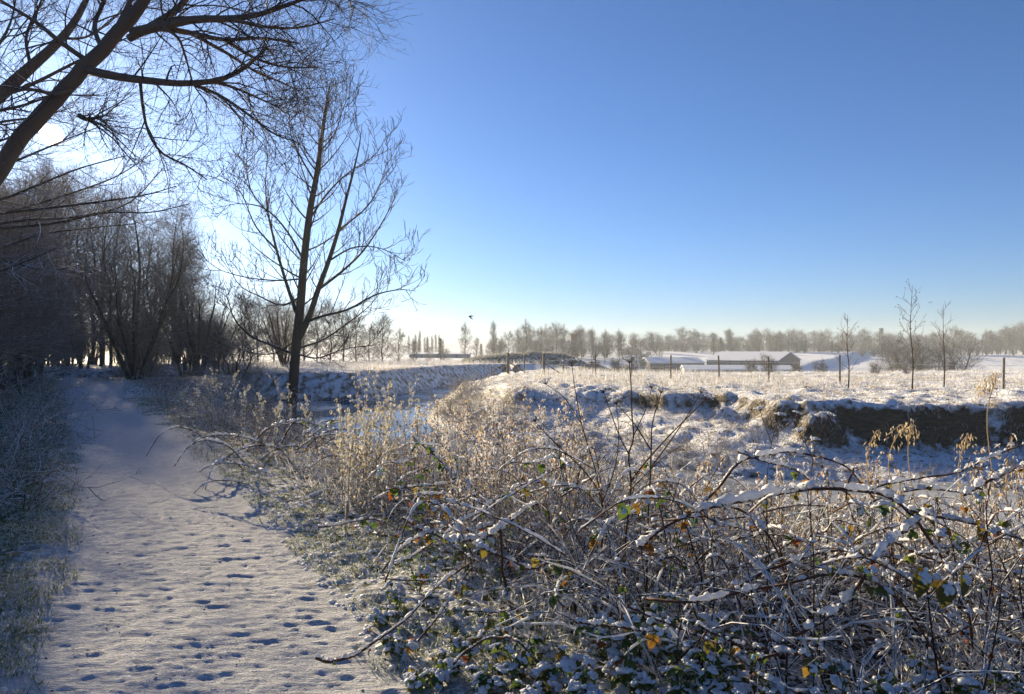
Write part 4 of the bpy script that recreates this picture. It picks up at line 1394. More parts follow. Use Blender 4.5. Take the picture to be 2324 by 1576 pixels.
p = scatter(95, (-8, 9), (6.0, 15.5), kr, sr)
z = gz(p[:, 0], p[:, 1])
h = fit_height(p[:, 0], p[:, 1], z, sr.uniform(0.6, 1.25, len(p)))
scrub('frosted_undergrowth', 'frosted twiggy scrub covering the near bank between path and river', p, h, fine_p, M['scrub_twig'], sr, bits=15000)
p = scatter(70, (-30, 2), (15.5, 47), kr, sr)
z = gz(p[:, 0], p[:, 1])
h = fit_height(p[:, 0], p[:, 1], z, sr.uniform(0.7, 1.5, len(p)))
scrub('frosted_undergrowth', 'frosted scrub lining the right side of the path towards the wood', p, h, coarse_p, M['scrub_twig'], sr, 0.9, bits=7000)

# frosted scrub along the waterline of the far bank and on the face of the back bank
def shore_pts(line, n, d0, d1, sgn):
    seg = sr.integers(0, len(line)-1, n)
    t_ = sr.random(n)[:, None]
    a_, b_ = line[seg], line[seg+1]
    q = a_+(b_-a_)*t_
    nn_ = norm(np.stack([-(b_-a_)[:, 1], (b_-a_)[:, 0]], -1))*sgn
    return q+nn_*sr.uniform(d0, d1, n)[:, None]


p = shore_pts(PEN[4:13], 36, 0.15, 1.3, 1)
if (ground(p[:, 0], p[:, 1], False)[1] == 3).mean() > 0.5:
    p = shore_pts(PEN[4:13], 36, 0.15, 1.3, -1)
scrub('waterside_scrub', 'frosted brown scrub fringing the far waterline', p, sr.uniform(0.25, 0.7, len(p)), coarse_p, M['frost_twig'], sr)
q_ = shore_pts(PEN[4:9], 34, 0.4, 2.6, 1)
if (ground(q_[:, 0], q_[:, 1], False)[1] == 3).mean() > 0.5:
    q_ = shore_pts(PEN[4:9], 34, 0.4, 2.6, -1)
scrub('waterside_scrub', 'grey frosted scrub crowding the tip of the far bank', q_, sr.uniform(0.5, 1.0, len(q_)), coarse_p, M['scrub_twig'], sr)
p = shore_pts(BACK[2:7], 24, 0.3, 2.0, 1)
if (ground(p[:, 0], p[:, 1], False)[1] == 3).mean() > 0.5:
    q_ = shore_pts(PEN[4:9], 34, 0.4, 2.6, 1)
if (ground(q_[:, 0], q_[:, 1], False)[1] == 3).mean() > 0.5:
    q_ = shore_pts(PEN[4:9], 34, 0.4, 2.6, -1)
scrub('waterside_scrub', 'grey frosted scrub crowding the tip of the far bank', q_, sr.uniform(0.5, 1.0, len(q_)), coarse_p, M['scrub_twig'], sr)
p = shore_pts(BACK[2:7], 24, 0.3, 2.0, -1)
scrub('waterside_scrub', 'frosted scrub on the shaded face of the back bank', p, sr.uniform(0.5, 1.1, len(p)), coarse_p, M['frost_twig'], sr)

# left of the path: individual bushes
def bush(name, label, x, y, h, seed, group=None, mat='scrub_twig', wide=0.9, stems=22):
    root = thing(name, label, 'bush', (x, y, float(gz(x, y)[0])-0.03), group)
    cg = clump_geo(seed, int(stems*0.8), h, 0.75*wide, 5, 4, r=0.009, fine=0.0045)
    obj('twigs', cg.mesh('twigs', M[mat]), root)
    return root


for k, (xd, top, Y) in enumerate([(30, 960, 7.5), (120, 985, 9.0), (20, 845, 11.0), (95, 880, 12.5), (150, 905, 15.5), (40, 795, 17.0), (110, 815, 20.0), (70, 790, 24.0), (150, 838, 27.0), (-60, 880, 9.0), (-80, 800, 13.5), (-40, 780, 21.0)]):
    x = (xd-1162)/F*Y
    x = min(x, np.interp(Y, PATH_Y, PATH_X)-PATH_W-0.9)
    h = EYE-(top-785)/F*Y-float(gz(x, Y)[0])
    bush('frosted_bush', ('low frosted bush nearest the viewer at the left picture edge', 'low frosted bush leaning over the near left edge of the path', 'tall dark frosted bush at the left picture edge halfway along the path', 'dark frosted bush right behind the near low ones left of the path', 'frosted bush reaching its twigs over the left edge of the path halfway', 'tall frosted bush at the left picture edge before the wood', 'frosted bush left of the path just before the shaded stretch', 'frosted bush left of the shaded stretch of path', 'farthest frosted bush hugging the left side of the shaded path', 'frosted bush cut by the left picture edge, lower one', 'frosted bush cut by the left picture edge, middle one', 'frosted bush cut by the left picture edge, upper one')[k], x, Y, max(0.5, h), 400+k, 'bushes along the left edge of the path', wide=0.85*max(h, 0.7))
# scrub at the tip of the far bank and hanging over the water
for k, (xd, top, Y, lab) in enumerate([(1010, 882, 33.0, 'frosted twiggy bush at the tip of the far bank'), (1075, 905, 29.5, 'frosted twiggy bush on the far bank just right of its tip'), (1600, 925, 21.2, 'brown twiggy bush hanging over the water below the cut bank'), (1665, 960, 20.2, 'brown twiggy bush at the water edge right of the hanging one'), (1500, 985, 20.8, 'low twiggy bush on the far waterline in the middle'), (1290, 960, 23.5, 'low frosted bush on the snowy shelf of the far bank')]):
    x = (xd-1162)/F*Y
    h = EYE-(top-785)/F*Y-float(gz(x, Y)[0])
    bush('bank_bush', lab, x, Y, max(0.5, h), 440+k, wide=1.0, mat='frost_twig', stems=26)
# bushes at the foot of the ash and beside the path
for k, (xd, top, Y, lab) in enumerate([(560, 835, 34, 'dark snowy bush on the bank left of the solitary tree'), (480, 845, 30, 'dark snowy bush between the path and the solitary tree'), (640, 862, 31, 'snowy bush at the foot of the solitary tree'), (700, 880, 27, 'frosted bush on the bank right of the solitary tree'), (350, 838, 38, 'frosted bush right of the many-stemmed tree'), (255, 835, 36, 'frosted bush beside the path left of the many-stemmed tree'), (420, 800, 44, 'tall dark bush under the trees right of the many-stemmed tree'), (600, 800, 50, 'pale frosted bush behind the solitary tree')]):
    x = (xd-1162)/F*Y
    h = EYE-(top-785)/F*Y-float(gz(x, Y)[0])
    bush('snowy_bush', lab, x, Y, max(0.8, h), 460+k, wide=1.5, stems=34)

# ------------------------------------------------------------------ the foreground: canes, leaves, dead stalks, snow
fg = np.random.default_rng(91)


def leaf_geo(L, Wd, droop, curl, n=5, fold=0.25):
    s = np.linspace(0, 1, n)
    w = Wd*np.sin(np.pi*np.clip(s, 0.02, 0.985)**0.75)
    x = L*s
    z = -droop*L*s**2
    mid = np.stack([x, 0*s, z], -1)
    lf = np.stack([x, w, z+fold*w-curl*w*s], -1)
    rt = np.stack([x, -w, z+fold*w-curl*w*s], -1)
    V = np.stack([lf, mid, rt], 1).reshape(-1, 3)
    q = grid_faces(np.arange(n*3).reshape(n, 3))
    return Geo().add(V, q)


def lump(seed, sx, sy, sz, base=ICO2, amp=0.28):
    V, Fc = base
    g_ = np.random.default_rng(seed)
    o = g_.uniform(0, 50, 2)
    d = 1+amp*fbm(V[:, 0]*1.3+o[0]+V[:, 2], V[:, 1]*1.3+o[1]-V[:, 2]*0.7, 0.9, 3, seed)
    V = V*d[:, None]*np.array([sx, sy, sz])
    V[:, 2] = np.where(V[:, 2] < 0, V[:, 2]*0.35, V[:, 2])
    return Geo().add(V, Fc)


LEAF = {}
for k in range(4):
    for m in ('leaf_green', 'leaf_autumn', 'leaf_big'):
        LEAF[m, k] = leaf_geo(1.0, (0.34, 0.40, 0.30, 0.36)[k], (0.25, 0.5, 0.1, 0.4)[k], 0.2, 6, 0.3).mesh('leaf', M[m])


def fluffy(seed):
    g_ = np.random.default_rng(seed)
    g = Geo()
    for k in range(15):
        s = g_.uniform(0.07, 0.17)*(1.25 if k == 0 else 1)
        c = np.array([0 if k == 0 else g_.uniform(-0.42, 0.42), 0 if k == 0 else g_.uniform(-0.26, 0.26), g_.uniform(0, 0.10)])
        lg = lump(seed*10+k, s*1.25, s*1.15, s*0.8, ICO2, 0.6)
        g.add_geo(lg, xf=lambda V, c=c: V+c)
    return g.mesh('snow_cap', M['snow'])


CAP = [fluffy(500+k) for k in range(6)]
for k in range(4):
    for m in ('leaf_green', 'leaf_autumn'):
        g = Geo()
        for a_, s_, o_ in ((0, 1.0, 0.25), (1.15, 0.72, 0.12), (-1.15, 0.72, 0.12)):
            lg = leaf_geo(s_*0.8, s_*(0.30, 0.34, 0.27, 0.32)[k], (0.25, 0.5, 0.1, 0.4)[k], 0.3, 7, 0.35)
            c_, q_ = math.cos(a_), math.sin(a_)
            g.add_geo(lg, xf=lambda V, c_=c_, q_=q_, o_=o_: np.stack([V[:, 0]*c_-V[:, 1]*q_+o_, V[:, 0]*q_+V[:, 1]*c_, V[:, 2]+0.03*np.sin(V[:, 0]*40)*0.3], -1))
        LEAF[m, k] = g.mesh('leaf', M[m])


def add_leaf(parent, pos, size, yaw, pitch, roll, mat='leaf_green', snow=True, origin=(0, 0, 0), snow_size=1.0):
    k = int(fg.integers(0, 4))
    o = obj('leaf', LEAF[mat, k], parent, np.asarray(pos)-np.asarray(origin))
    o.rotation_euler = (roll, pitch, yaw)
    o.scale = (size,)*3
    if snow:
        c = obj('snow_cap', CAP[int(fg.integers(0, 6))], o, (0.40, 0, 0.04))
        c.scale = (snow_size*fg.uniform(0.8, 1.15), snow_size*fg.uniform(0.85, 1.25), fg.uniform(0.7, 1.3)*snow_size)
    return o


def cane(parent, origin, pts, r=0.006, snow=1.0, K=44, seed=0, thorn=True):
    g_ = np.random.default_rng(seed)
    P = catmull(pts, K)
    P = P+np.cumsum(g_.normal(size=P.shape)*0.0012, 0)
    P[:, :] -= np.asarray(origin)
    R = np.linspace(r, r*0.6, K)
    g = Geo()
    tubes(g, P, R, 5)
    if thorn:
        idx = g_.integers(1, K-1, 18)
        dirs = norm(g_.normal(size=(18, 3)))
        T = np.stack([P[idx], P[idx]+dirs*(r*2.4)], 1)
        tubes(g, T, np.tile([[r*0.45, 0.0003]], (18, 1)), 3, cap=False)
    B = spawn(P[None], R[None], g_, 7, 0.08, 0.95, (30, 75), (0.03, 0.13), K=4, up=0.15, wig=0.2, rr=0.5, rmin=0.0014, rmax=0.0022)
    tubes(g, *B, 3)
    c = obj('cane', g.mesh('cane', M['cane']), parent)
    if snow > 0:
        K2 = K*3 if thorn else K*2
        Q = catmull(P[::2], K2)
        Tn = norm(np.gradient(Q, axis=0))
        flat = np.clip(1.15-np.abs(Tn[:, 2])**1.5, 0.0, 1)
        nn = np.convolve(g_.random(K2+4), np.ones(3)/3, 'same')[2:-2]
        rad = np.linspace(r, r*0.7, K2)*1.55*snow*flat*(0.15+1.75*nn)
        gap = vnoise(np.arange(K2)*0.16+seed*3.7, np.zeros(K2), 5)
        rad = np.where((nn < 0.28) | (gap < 0.36), rad*0.12, rad)
        rad[0] = rad[-1] = 0.0005
        Q = Q+np.array([0, 0, 1.0])*(np.linspace(r, r*0.6, K2)*0.55+rad*0.55)[:, None]
        g = Geo()
        tubes(g, Q, np.maximum(rad, 0.0004), 5)
        g.v[-1] = g.v[-1]+g_.normal(size=g.v[-1].shape)*np.repeat(np.maximum(rad, 0.0004), 5)[:, None]*0.22
        obj('snow_ridge', g.mesh('snow_ridge', M['snow']), c)
    return c, P


M['scrap'] = m_plain('scrap', (0.07, 0.045, 0.028), sc=30.0)
M['tangle_leaf'] = m_snowy('tangle_leaf', [(0.03, 0.045, 0.015), (0.07, 0.05, 0.025), (0.16, 0.08, 0.03), (0.06, 0.07, 0.02)], 0.45, soft=0.12, nscale=60.0, namp=0.5, transl=0.3)
c7 = lambda x, y: (1444+0.3787*x, 1010.8+0.3787*y)
c6 = lambda x, y: (722+0.4046*x, 938.6+0.4046*y)


def place_canes(root, origin, conv, lst, seed):
    for k, (pts, y0, y1, r, s) in enumerate(lst):
        n = len(pts)
        r = r*1.15
        W3 = [W(*conv(*p), y0+(y1-y0)*i/(n-1)+0.10*math.sin(i*1.7+k)) for i, p in enumerate(pts)]
        _, P = cane(root, origin, W3, r, s, seed=seed+k)
        CANES.append((root, origin, P))


CANES = []
# right-hand bramble
org = np.array([2.2, 4.2, float(gz(2.2, 4.2)[0])])
rb = thing('bramble_bush', 'large snow-lined bramble with long arching canes in the right foreground', 'bramble', org)
place_canes(rb, org, c7, [
    ([(20, 600), (60, 560), (200, 460), (400, 365), (540, 350), (660, 400), (780, 520), (850, 660), (910, 850), (960, 1020)], 3.7, 3.9, 0.0075, 1.2),
    ([(400, 330), (480, 260), (600, 110), (700, 70), (900, 40), (1080, 70), (1250, 130), (1350, 240), (1420, 330)], 4.4, 4.6, 0.0075, 1.25),
    ([(605, 28), (740, 82), (900, 120), (1000, 170), (1075, 245), (1150, 340)], 4.3, 4.5, 0.006, 1.2),
    ([(300, 390), (500, 350), (700, 315), (900, 275), (1080, 255), (1250, 260), (1400, 270), (1540, 310), (1660, 400), (1750, 520), (1830, 640), (1900, 780), (1950, 920), (2000, 1020), (2020, 1200)], 3.9, 3.3, 0.0095, 1.3),
    ([(1380, 262), (1500, 220), (1700, 180), (1900, 150), (2050, 80), (2200, 10), (2330, -40)], 4.4, 4.5, 0.006, 1.1),
    ([(1960, 290), (2130, 190), (2250, 140), (2400, 100)], 3.9, 3.8, 0.007, 1.3),
    ([(1640, 385), (1800, 425), (2050, 470), (2200, 520), (2400, 580)], 3.7, 3.7, 0.007, 1.3),
    ([(1700, 430), (1550, 550), (1450, 660), (1380, 760), (1280, 880), (1160, 1010), (1030, 1100), (860, 1165), (800, 1165)], 3.4, 3.1, 0.0085, 1.35),
    ([(600, 850), (800, 740), (1000, 670), (1180, 625), (1330, 635), (1480, 665), (1640, 700)], 3.6, 3.8, 0.007, 1.2),
    ([(60, 915), (300, 930), (500, 900), (700, 850), (900, 820), (1100, 770), (1250, 765), (1400, 800), (1500, 860), (1620, 970), (1760, 1180), (1830, 1300)], 3.3, 3.2, 0.0065, 1.1),
    ([(330, 720), (450, 620), (600, 560), (750, 535), (930, 550), (1060, 600)], 4.0, 4.1, 0.005, 1.1),
    ([(-60, 960), (150, 1060), (350, 1140), (500, 1200)], 3.0, 3.0, 0.0045, 0.9),
    ([(370, 1070), (480, 1130), (640, 1190), (760, 1200)], 3.0, 3.0, 0.005, 1.0),
    ([(720, 1275), (880, 1225), (1000, 1230), (1100, 1300)], 2.9, 2.9, 0.006, 1.2),
    ([(2120, 230), (2095, 400), (2110, 600), (2130, 800), (2095, 1000), (2060, 1250)], 3.4, 3.3, 0.004, 0.5),
    ([(1500, 520), (1560, 700), (1600, 900), (1570, 1100), (1540, 1250)], 3.7, 3.6, 0.005, 0.5),
    ([(1540, 570), (1700, 650), (1850, 700), (2050, 730), (2330, 760)], 3.8, 3.9, 0.0055, 1.2),
    ([(1700, 1170), (1900, 1120), (2100, 1060), (2330, 1040)], 3.4, 3.5, 0.005, 1.1),
    ([(500, 440), (680, 420), (850, 380), (1000, 360), (1200, 380), (1400, 420)], 4.7, 4.9, 0.005, 1.2),
    ([(1300, 130), (1250, 300), (1330, 520), (1380, 700)], 4.2, 4.0, 0.005, 0.6),
    ([(1400, 340), (1500, 300), (1700, 260), (1900, 280), (2100, 330)], 4.3, 4.5, 0.006, 1.3),
    ([(1700, 640), (1850, 600), (2050, 550), (2250, 540)], 4.0, 4.2, 0.0055, 1.2),
    ([(0, 430), (180, 400), (330, 340), (420, 250), (470, 160), (530, 60)], 4.5, 4.7, 0.004, 0.5),
    ([(130, 690), (220, 670), (270, 730), (240, 880)], 3.8, 3.7, 0.005, 0.9),
    ([(900, 990), (930, 850), (900, 720), (850, 560)], 3.8, 3.9, 0.006, 0.4),
    ([(1480, 780), (1560, 720), (1640, 660), (1720, 640), (1830, 640)], 3.5, 3.4, 0.004, 1.2),
], 600)
# middle bramble
org = np.array([0.1, 4.6, float(gz(0.1, 4.6)[0])])
mbm = thing('bramble_bush', 'snow-dusted bramble with yellow leaves in the middle foreground beside the path', 'bramble', org)
place_canes(mbm, org, c6, [
    ([(470, 580), (580, 640), (700, 690), (790, 750), (880, 820)], 4.6, 4.5, 0.0065, 1.2),
    ([(360, 880), (390, 840), (480, 740), (580, 680), (650, 660), (720, 680)], 4.5, 4.6, 0.006, 1.2),
    ([(700, 640), (740, 620), (900, 550), (1000, 470), (1150, 390), (1300, 380), (1450, 410), (1600, 420)], 4.8, 5.0, 0.0065, 1.25),
    ([(760, 715), (930, 690), (1030, 640), (1150, 540), (1220, 500)], 4.2, 4.3, 0.009, 1.3),
    ([(-10, 1365), (60, 1388), (200, 1350), (300, 1280), (480, 1140), (680, 930), (850, 820)], 3.5, 4.0, 0.0075, 0.8),
    ([(1020, 640), (1040, 850), (1070, 1000), (1095, 1200)], 3.8, 3.7, 0.0075, 1.5),
    ([(0, 630), (150, 612), (290, 590), (380, 610)], 5.6, 5.7, 0.006, 1.0),
    ([(430, 845), (560, 770), (650, 700), (800, 600)], 4.6, 4.8, 0.006, 1.1),
    ([(1440, 1160), (1650, 1190), (1850, 1210), (1950, 1190)], 3.2, 3.2, 0.005, 1.1),
    ([(350, 920), (560, 925), (700, 920), (830, 915)], 4.4, 4.4, 0.004, 0.8),
    ([(560, 1270), (700, 1100), (820, 930), (880, 830)], 3.9, 4.1, 0.005, 0.8),
    ([(760, 1400), (850, 1320), (960, 1260), (1100, 1260), (1220, 1370)], 3.3, 3.2, 0.006, 0.4),
    ([(300, 850), (420, 690), (480, 600)], 5.0, 5.1, 0.004, 1.0),
    ([(530, 120), (680, 250), (800, 380), (900, 470)], 6.0, 5.4, 0.006, 0.8),
    ([(380, 420), (560, 405), (700, 390), (830, 370)], 5.6, 5.7, 0.005, 1.2),
    ([(870, 720), (960, 760), (1080, 810), (1200, 860), (1310, 810)], 4.0, 4.1, 0.006, 1.2),
    ([(1380, 1080), (1340, 1030), (1360, 960), (1440, 900)], 3.5, 3.6, 0.004, 1.2),
    ([(820, 1100), (1000, 1110), (1130, 1080)], 3.7, 3.7, 0.004, 1.0),
    ([(1180, 790), (1310, 815), (1450, 900)], 4.2, 4.2, 0.004, 1.0),
    ([(900, 640), (1000, 610), (1120, 560)], 4.4, 4.4, 0.006, 1.2),
], 700)
# bramble farther along the bank, left of the river view
org = np.array([-2.9, 9.4, float(gz(-2.9, 9.4)[0])])
lbm = thing('bramble_bush', 'pale frosted bramble heap beside the path farther along the bank', 'bramble', org)
lst = []
for k in range(26):
    x0 = fg.uniform(470, 760)
    y0 = fg.uniform(940, 1090)
    w = fg.uniform(70, 190)*(1 if k % 3 else -1)
    a = fg.uniform(20, 70)
    lst.append(([(x0, y0+a), (x0+w*0.25, y0+a*0.25), (x0+w*0.55, y0), (x0+w*0.8, y0+a*0.3), (x0+w, y0+a*fg.uniform(0.6, 1.5))], fg.uniform(8.5, 11), fg.uniform(8.5, 11), fg.uniform(0.006, 0.009), 1.2))
place_canes(lbm, org, lambda x, y: (x, y), lst, 760)

# thinner canes criss-crossing between the long ones
cr_ = np.random.default_rng(777)
for k in range(120):
    mid = k % 5 < 2
    x0 = cr_.uniform(820, 1500) if mid else cr_.uniform(1400, 2330)
    Y0 = cr_.uniform(3.8, 6.5) if mid else cr_.uniform(3.2, 6.0)
    top = np.interp(x0, SKX, SKY_)+cr_.uniform(-35, 230)
    sg = cr_.choice([-1, 1])
    w = cr_.uniform(60, 260)*sg*4.0/Y0
    drop = cr_.uniform(20, 170)
    straight = cr_.random() < 0.62
    pts = [(x0-w*0.5, top+drop*cr_.uniform(0.5, 1.3)), (x0-w*0.22, top+drop*0.25), (x0, top), (x0+w*0.3, top+drop*0.15), (x0+w*0.6, top+drop*cr_.uniform(0.4, 1.0))]
    if straight:
        e_ = cr_.uniform(-1.0, 1.0)*abs(w)*0.9
        pts = [(x0+w*(j_-2)*0.28+cr_.normal()*5, top+30+e_*(j_-2)*0.25+cr_.normal()*7+4*(j_-2)**2) for j_ in range(5)]
    root_, org_ = (mbm, np.array(mbm.location)) if mid else (rb, np.array(rb.location))
    W3 = [W(x, y, Y0+0.25*math.sin(i*1.1+k)) for i, (x, y) in enumerate(pts)]
    for q_ in W3:
        q_[2] = max(q_[2], float(gz(q_[0], q_[1])[0])+0.02)
    _, P_ = cane(root_, org_, W3, cr_.uniform(0.003, 0.0052), cr_.uniform(1.0, 1.6), K=30, seed=7000+k, thorn=False)
    if k % 2 == 0:
        CANES.append((root_, org_, P_))

# leaves on the canes
for root, origin, P in CANES:
    right = root is rb
    n = 6 if right else 7
    if root is lbm:
        n = 2
    for q in P[fg.integers(4, len(P)-3, n)]:
        if fg.random() < (0.5 if right else 0.25):
            continue
        add_leaf(root, q+np.array([0, 0, -0.012])+fg.normal(size=3)*0.01, fg.uniform(0.035, 0.07), fg.uniform(0, 6.28), fg.uniform(0.3, 1.3), fg.normal()*0.5, 'leaf_autumn' if fg.random() < 0.38 else 'leaf_green', fg.random() < 0.7, snow_size=fg.uniform(0.5, 1.0))
# the big mottled leaves hanging at the right
from mathutils import Matrix
for (x, y, s_, tw) in [(1700, 720, 0.125, 0.1), (1850, 800, 0.11, -0.15), (1945, 745, 0.105, 0.5), (1790, 745, 0.07, -0.6)]:
    q = W(*c7(x, y), 3.0)
    o = obj('leaf', LEAF['leaf_big', 1 if s_ > 0.108 else 3], rb, q-np.array(rb.location))
    X_ = Vector((math.sin(tw)*0.5, -0.35, -1)).normalized()
    Z_ = Vector((math.sin(tw), -1, 0.45))
    Z_ = (Z_-X_*Z_.dot(X_)).normalized()
    Y_ = Z_.cross(X_)
    o.rotation_euler = Matrix((X_, Y_, Z_)).transposed().to_euler()
    o.scale = (s_, s_*0.95, s_)
    cch = obj('snow_cap', CAP[1], o, (0.26, 0.05, 0.06))
    cch.scale = (0.5, 0.6, 0.34)


# low leafy plants loaded with snow along the bottom
def leafy(label, x, y, h, n, group, green=0.8, snow=1.0):
    z0 = float(gz(x, y)[0])
    root = thing('snowy_leafy_plant', label, 'plant', (x, y, z0), group)
    for s_ in range(3):
        a = fg.uniform(0, 6.28)
        P = catmull([(0, 0, -0.02), (0.05*math.cos(a), 0.05*math.sin(a), h*0.5), (0.16*math.cos(a)*h/0.4, 0.16*math.sin(a)*h/0.4, h*fg.uniform(0.8, 1.0))], 8)
        g = Geo()
        tubes(g, P, np.linspace(0.004, 0.002, 8), 4)
        obj('stem', g.mesh('stem', M['stem_green']), root)
        for k in range(n//3):
            t = fg.uniform(0.35, 1.0)
            q = P[int(t*7)]
            b = fg.uniform(0, 6.28)
            sz = fg.uniform(0.045, 0.085)
            add_leaf(root, q+np.array([math.cos(b), math.sin(b), 0])*0.015, sz, b, fg.uniform(-0.2, 0.7), fg.normal()*0.3, 'leaf_green' if fg.random() < green else 'leaf_autumn', fg.random() < 0.72*snow, snow_size=fg.uniform(0.8, 1.25))


M['stem_green'] = m_plain('stem_green', (0.10, 0.13, 0.05), sc=20.0)
spots2 = []
for (xd, yd, Y) in [(1010, 1480, 3.7), (1060, 1420, 3.9), (1120, 1500, 3.5), (1180, 1440, 3.6), (1240, 1500, 3.4), (1130, 1390, 3.9), (1300, 1460, 3.4), (1360, 1530, 3.2), (1420, 1430, 3.4), (1480, 1510, 3.2), (1390, 1370, 3.6), (1540, 1450, 3.2), (1600, 1520, 3.1), (1660, 1460, 3.1), (1710, 1530, 3.0), (1480, 1360, 3.6), (1560, 1370, 3.6), (1780, 1500, 3.0), (1860, 1540, 3.0), (1930, 1480, 3.1), (2010, 1530, 3.0), (2090, 1490, 3.1), (2160, 1540, 3.0), (2240, 1500, 3.1), (2300, 1550, 3.0), (1640, 1390, 3.5), (2060, 1560, 2.9), (960, 1540, 3.6), (1200, 1560, 3.2), (900, 1450, 4.0), (1330, 1580, 3.0), (1560, 1580, 2.9), (1480, 1270, 3.8), (1430, 1300, 3.7), (900, 1330, 4.6), (950, 1250, 4.9), (1020, 1200, 5.0), (860, 1390, 4.4)]:
    p = W(xd, yd, Y)
    h = min(max(p[2]-float(gz(p[0], Y)[0]), 0.10), 0.6)
    leafy('low leafy plant bent under lumps of snow in the near undergrowth', p[0], Y, h, 24 if yd > 1340 else 12, 'snow-laden leafy plants along the bottom')

# snow lumps lying on the verge and in the brush
def tangle_zone(x, y):
    return (path_off(x, y) > PATH_W+0.9) & (ground(x, y, False)[1] == 0) & (seg_dist(x, y, NEAR) > 0.6) & (x < 0.74*y+1.6) & (y > 2.6)


def catmull_many(P, n):
    K = P.shape[1]
    t_ = np.linspace(0, K-1, n)
    i = np.minimum(t_.astype(int), K-2)
    u = (t_-i)[None, :, None]
    return P[:, i]*(1-u)+P[:, i+1]*u


def tangle(name, label, n, xr, yr, hmax, r, mat, nB, seed, sn, power=1.0, mat_bits='bit_leaf'):
    g_ = np.random.default_rng(seed)
    p = scatter(n, xr, yr, tangle_zone, g_, power)
    z = gz(p[:, 0], p[:, 1])
    h = fit_height(p[:, 0], p[:, 1], z, g_.uniform(0.35, 1.0, n)*hmax)
    K = 7
    P = np.empty((n, K, 3))
    P[:, 0] = np.column_stack([p, z-0.02])
    a = g_.uniform(0, 6.28, n)
    tilt = np.abs(g_.normal(size=n))*0.85
    d = norm(np.stack([np.cos(a)*tilt, np.sin(a)*tilt, np.ones(n)], -1))
    for j in range(1, K):
        d = norm(d+0.14*g_.normal(size=(n, 3))+np.stack([np.cos(a)*0.05*j*tilt, np.sin(a)*0.05*j*tilt, -0.09*j*tilt], -1))
        P[:, j] = P[:, j-1]+d*(h/(K-1)*1.1)[:, None]
    R = g_.uniform(0.6, 1.4, n)[:, None]*r*np.linspace(1, 0.5, K)
    B = spawn(P, R, g_, nB, 0.2, 1.0, (30, 80), (0.06, 0.30), K=4, up=0.1, wig=0.2, rr=0.6, rmin=r*0.45, rmax=r*0.6)
    g = Geo()
    tubes(g, P, R, 3, cap=False)
    tubes(g, *B, 3, cap=False)
    tag(obj(name, g.mesh(name, M[mat])), label, 'undergrowth', kind='stuff')
    # withered leaves still hanging in it
    src = np.concatenate([B[0].reshape(-1, 3), P[:, 2:].reshape(-1, 3)])
    litter_leaves('withered_leaves', 'curled snow-flecked leaves hanging in the '+label.split(' ', 1)[1], src[g_.integers(0, len(src), int(n*5.5))], 0.014, 0.042, mat_bits, g_)
    # small clots of snow caught in it
    src = np.concatenate([B[0].reshape(-1, 3), P[:, 2:].reshape(-1, 3)])
    q = src[g_.integers(0, len(src), sn)]
    g = Geo()
    for k in range(3):
        m = slice(k, None, 3)
        s = g_.uniform(0.005, 0.017, len(q[m]))*(1+0.6*(g_.random(len(q[m])) < 0.12))
        g.tile(lump(900+k, 1.2, 0.9, 0.8, ICO1), rotz_mats(g_.uniform(0, 6.28, len(s)), s), q[m]+np.array([0, 0, 0.003]))
    allp = np.concatenate([B[0], P[:, ::2]])
    T_ = norm(allp[:, -1]-allp[:, 0])
    flat = np.where(np.abs(T_[:, 2]) < 0.75)[0]
    pick = g_.choice(flat, min(len(flat), int(n*1.3)), replace=False)
    Q = catmull_many(allp[pick], 6)
    nn_ = g_.uniform(0.15, 1.5, Q.shape[:2])*r*1.25
    nn_[:, 0] = nn_[:, -1] = 0.0006
    tubes(g, Q+np.array([0, 0, r*0.9]), nn_, 3, cap=False)
    tag(obj('caught_snow', g.mesh('caught_snow', M['snow'])), 'small clots of snow caught on '+label.split(' ', 1)[1], 'snow', kind='stuff')


tangle('bramble_tangle', 'dense dark tangle of dead stems filling the right foreground bank', 1500, (0.2, 8.5), (2.8, 9.0), 1.35, 0.0045, 'tangle', 3, 95, 2600, mat_bits='tangle_leaf')
tangle('bramble_tangle', 'fine frosted tangle of dead stems in the middle of the near bank', 1300, (-3.5, 3.5), (4.2, 10.0), 1.25, 0.0038, 'frost_twig', 3, 96, 1800)

# litter of low snow lumps on the verge right of the path
def kl(x, y):
    o = path_off(x, y)
    return (o > PATH_W-0.05) & (o < 2.6) & (x < 1.6)


p = scatter(2000, (-6, 1.6), (2.9, 9), kl, fg, 1.4)
g = Geo()
z = gz(p[:, 0], p[:, 1])
for k in range(4):
    m = slice(k, None, 4)
    s = fg.uniform(0.008, 0.026, len(p[m]))
    g.tile(lump(950+k, 1.3, 1.0, 0.6, ICO1), rotz_mats(fg.uniform(0, 6.28, len(s)), s), np.column_stack([p[m], z[m]]))
tag(obj('snow_lumps', g.mesh('snow_lumps', M['snow'])), 'little snow lumps lying on grass along the right verge', 'snow', kind='stuff')


# matted dead grass through the brush
def kd(x, y):
    return (path_off(x, y) > PATH_W+0.7) & (ground(x, y, False)[1] == 0) & (seg_dist(x, y, NEAR) > 0.3) & (x < 0.74*y+1.6) & clumped(x, y, 0.9, 53, -0.15)


p = scatter(9000, (-6, 8), (3.2, 13), kd, fg, 1.2)
z = gz(p[:, 0], p[:, 1])
n = len(p)
g = Geo()
hh = np.minimum(fg.uniform(0.15, 0.55, n), fit_height(p[:, 0], p[:, 1], z, np.full(n, 1.0))*0.9)
blades(g, np.column_stack([p, z-0.01]), hh, fg.uniform(0.004, 0.009, n), fg.uniform(0.5, 1.6, n), fg)
tag(obj('dead_grass', g.mesh('dead_grass', M['dead_grass'], False)), 'straw-coloured dead grass matted through the brush on the near bank', 'grass', kind='stuff')


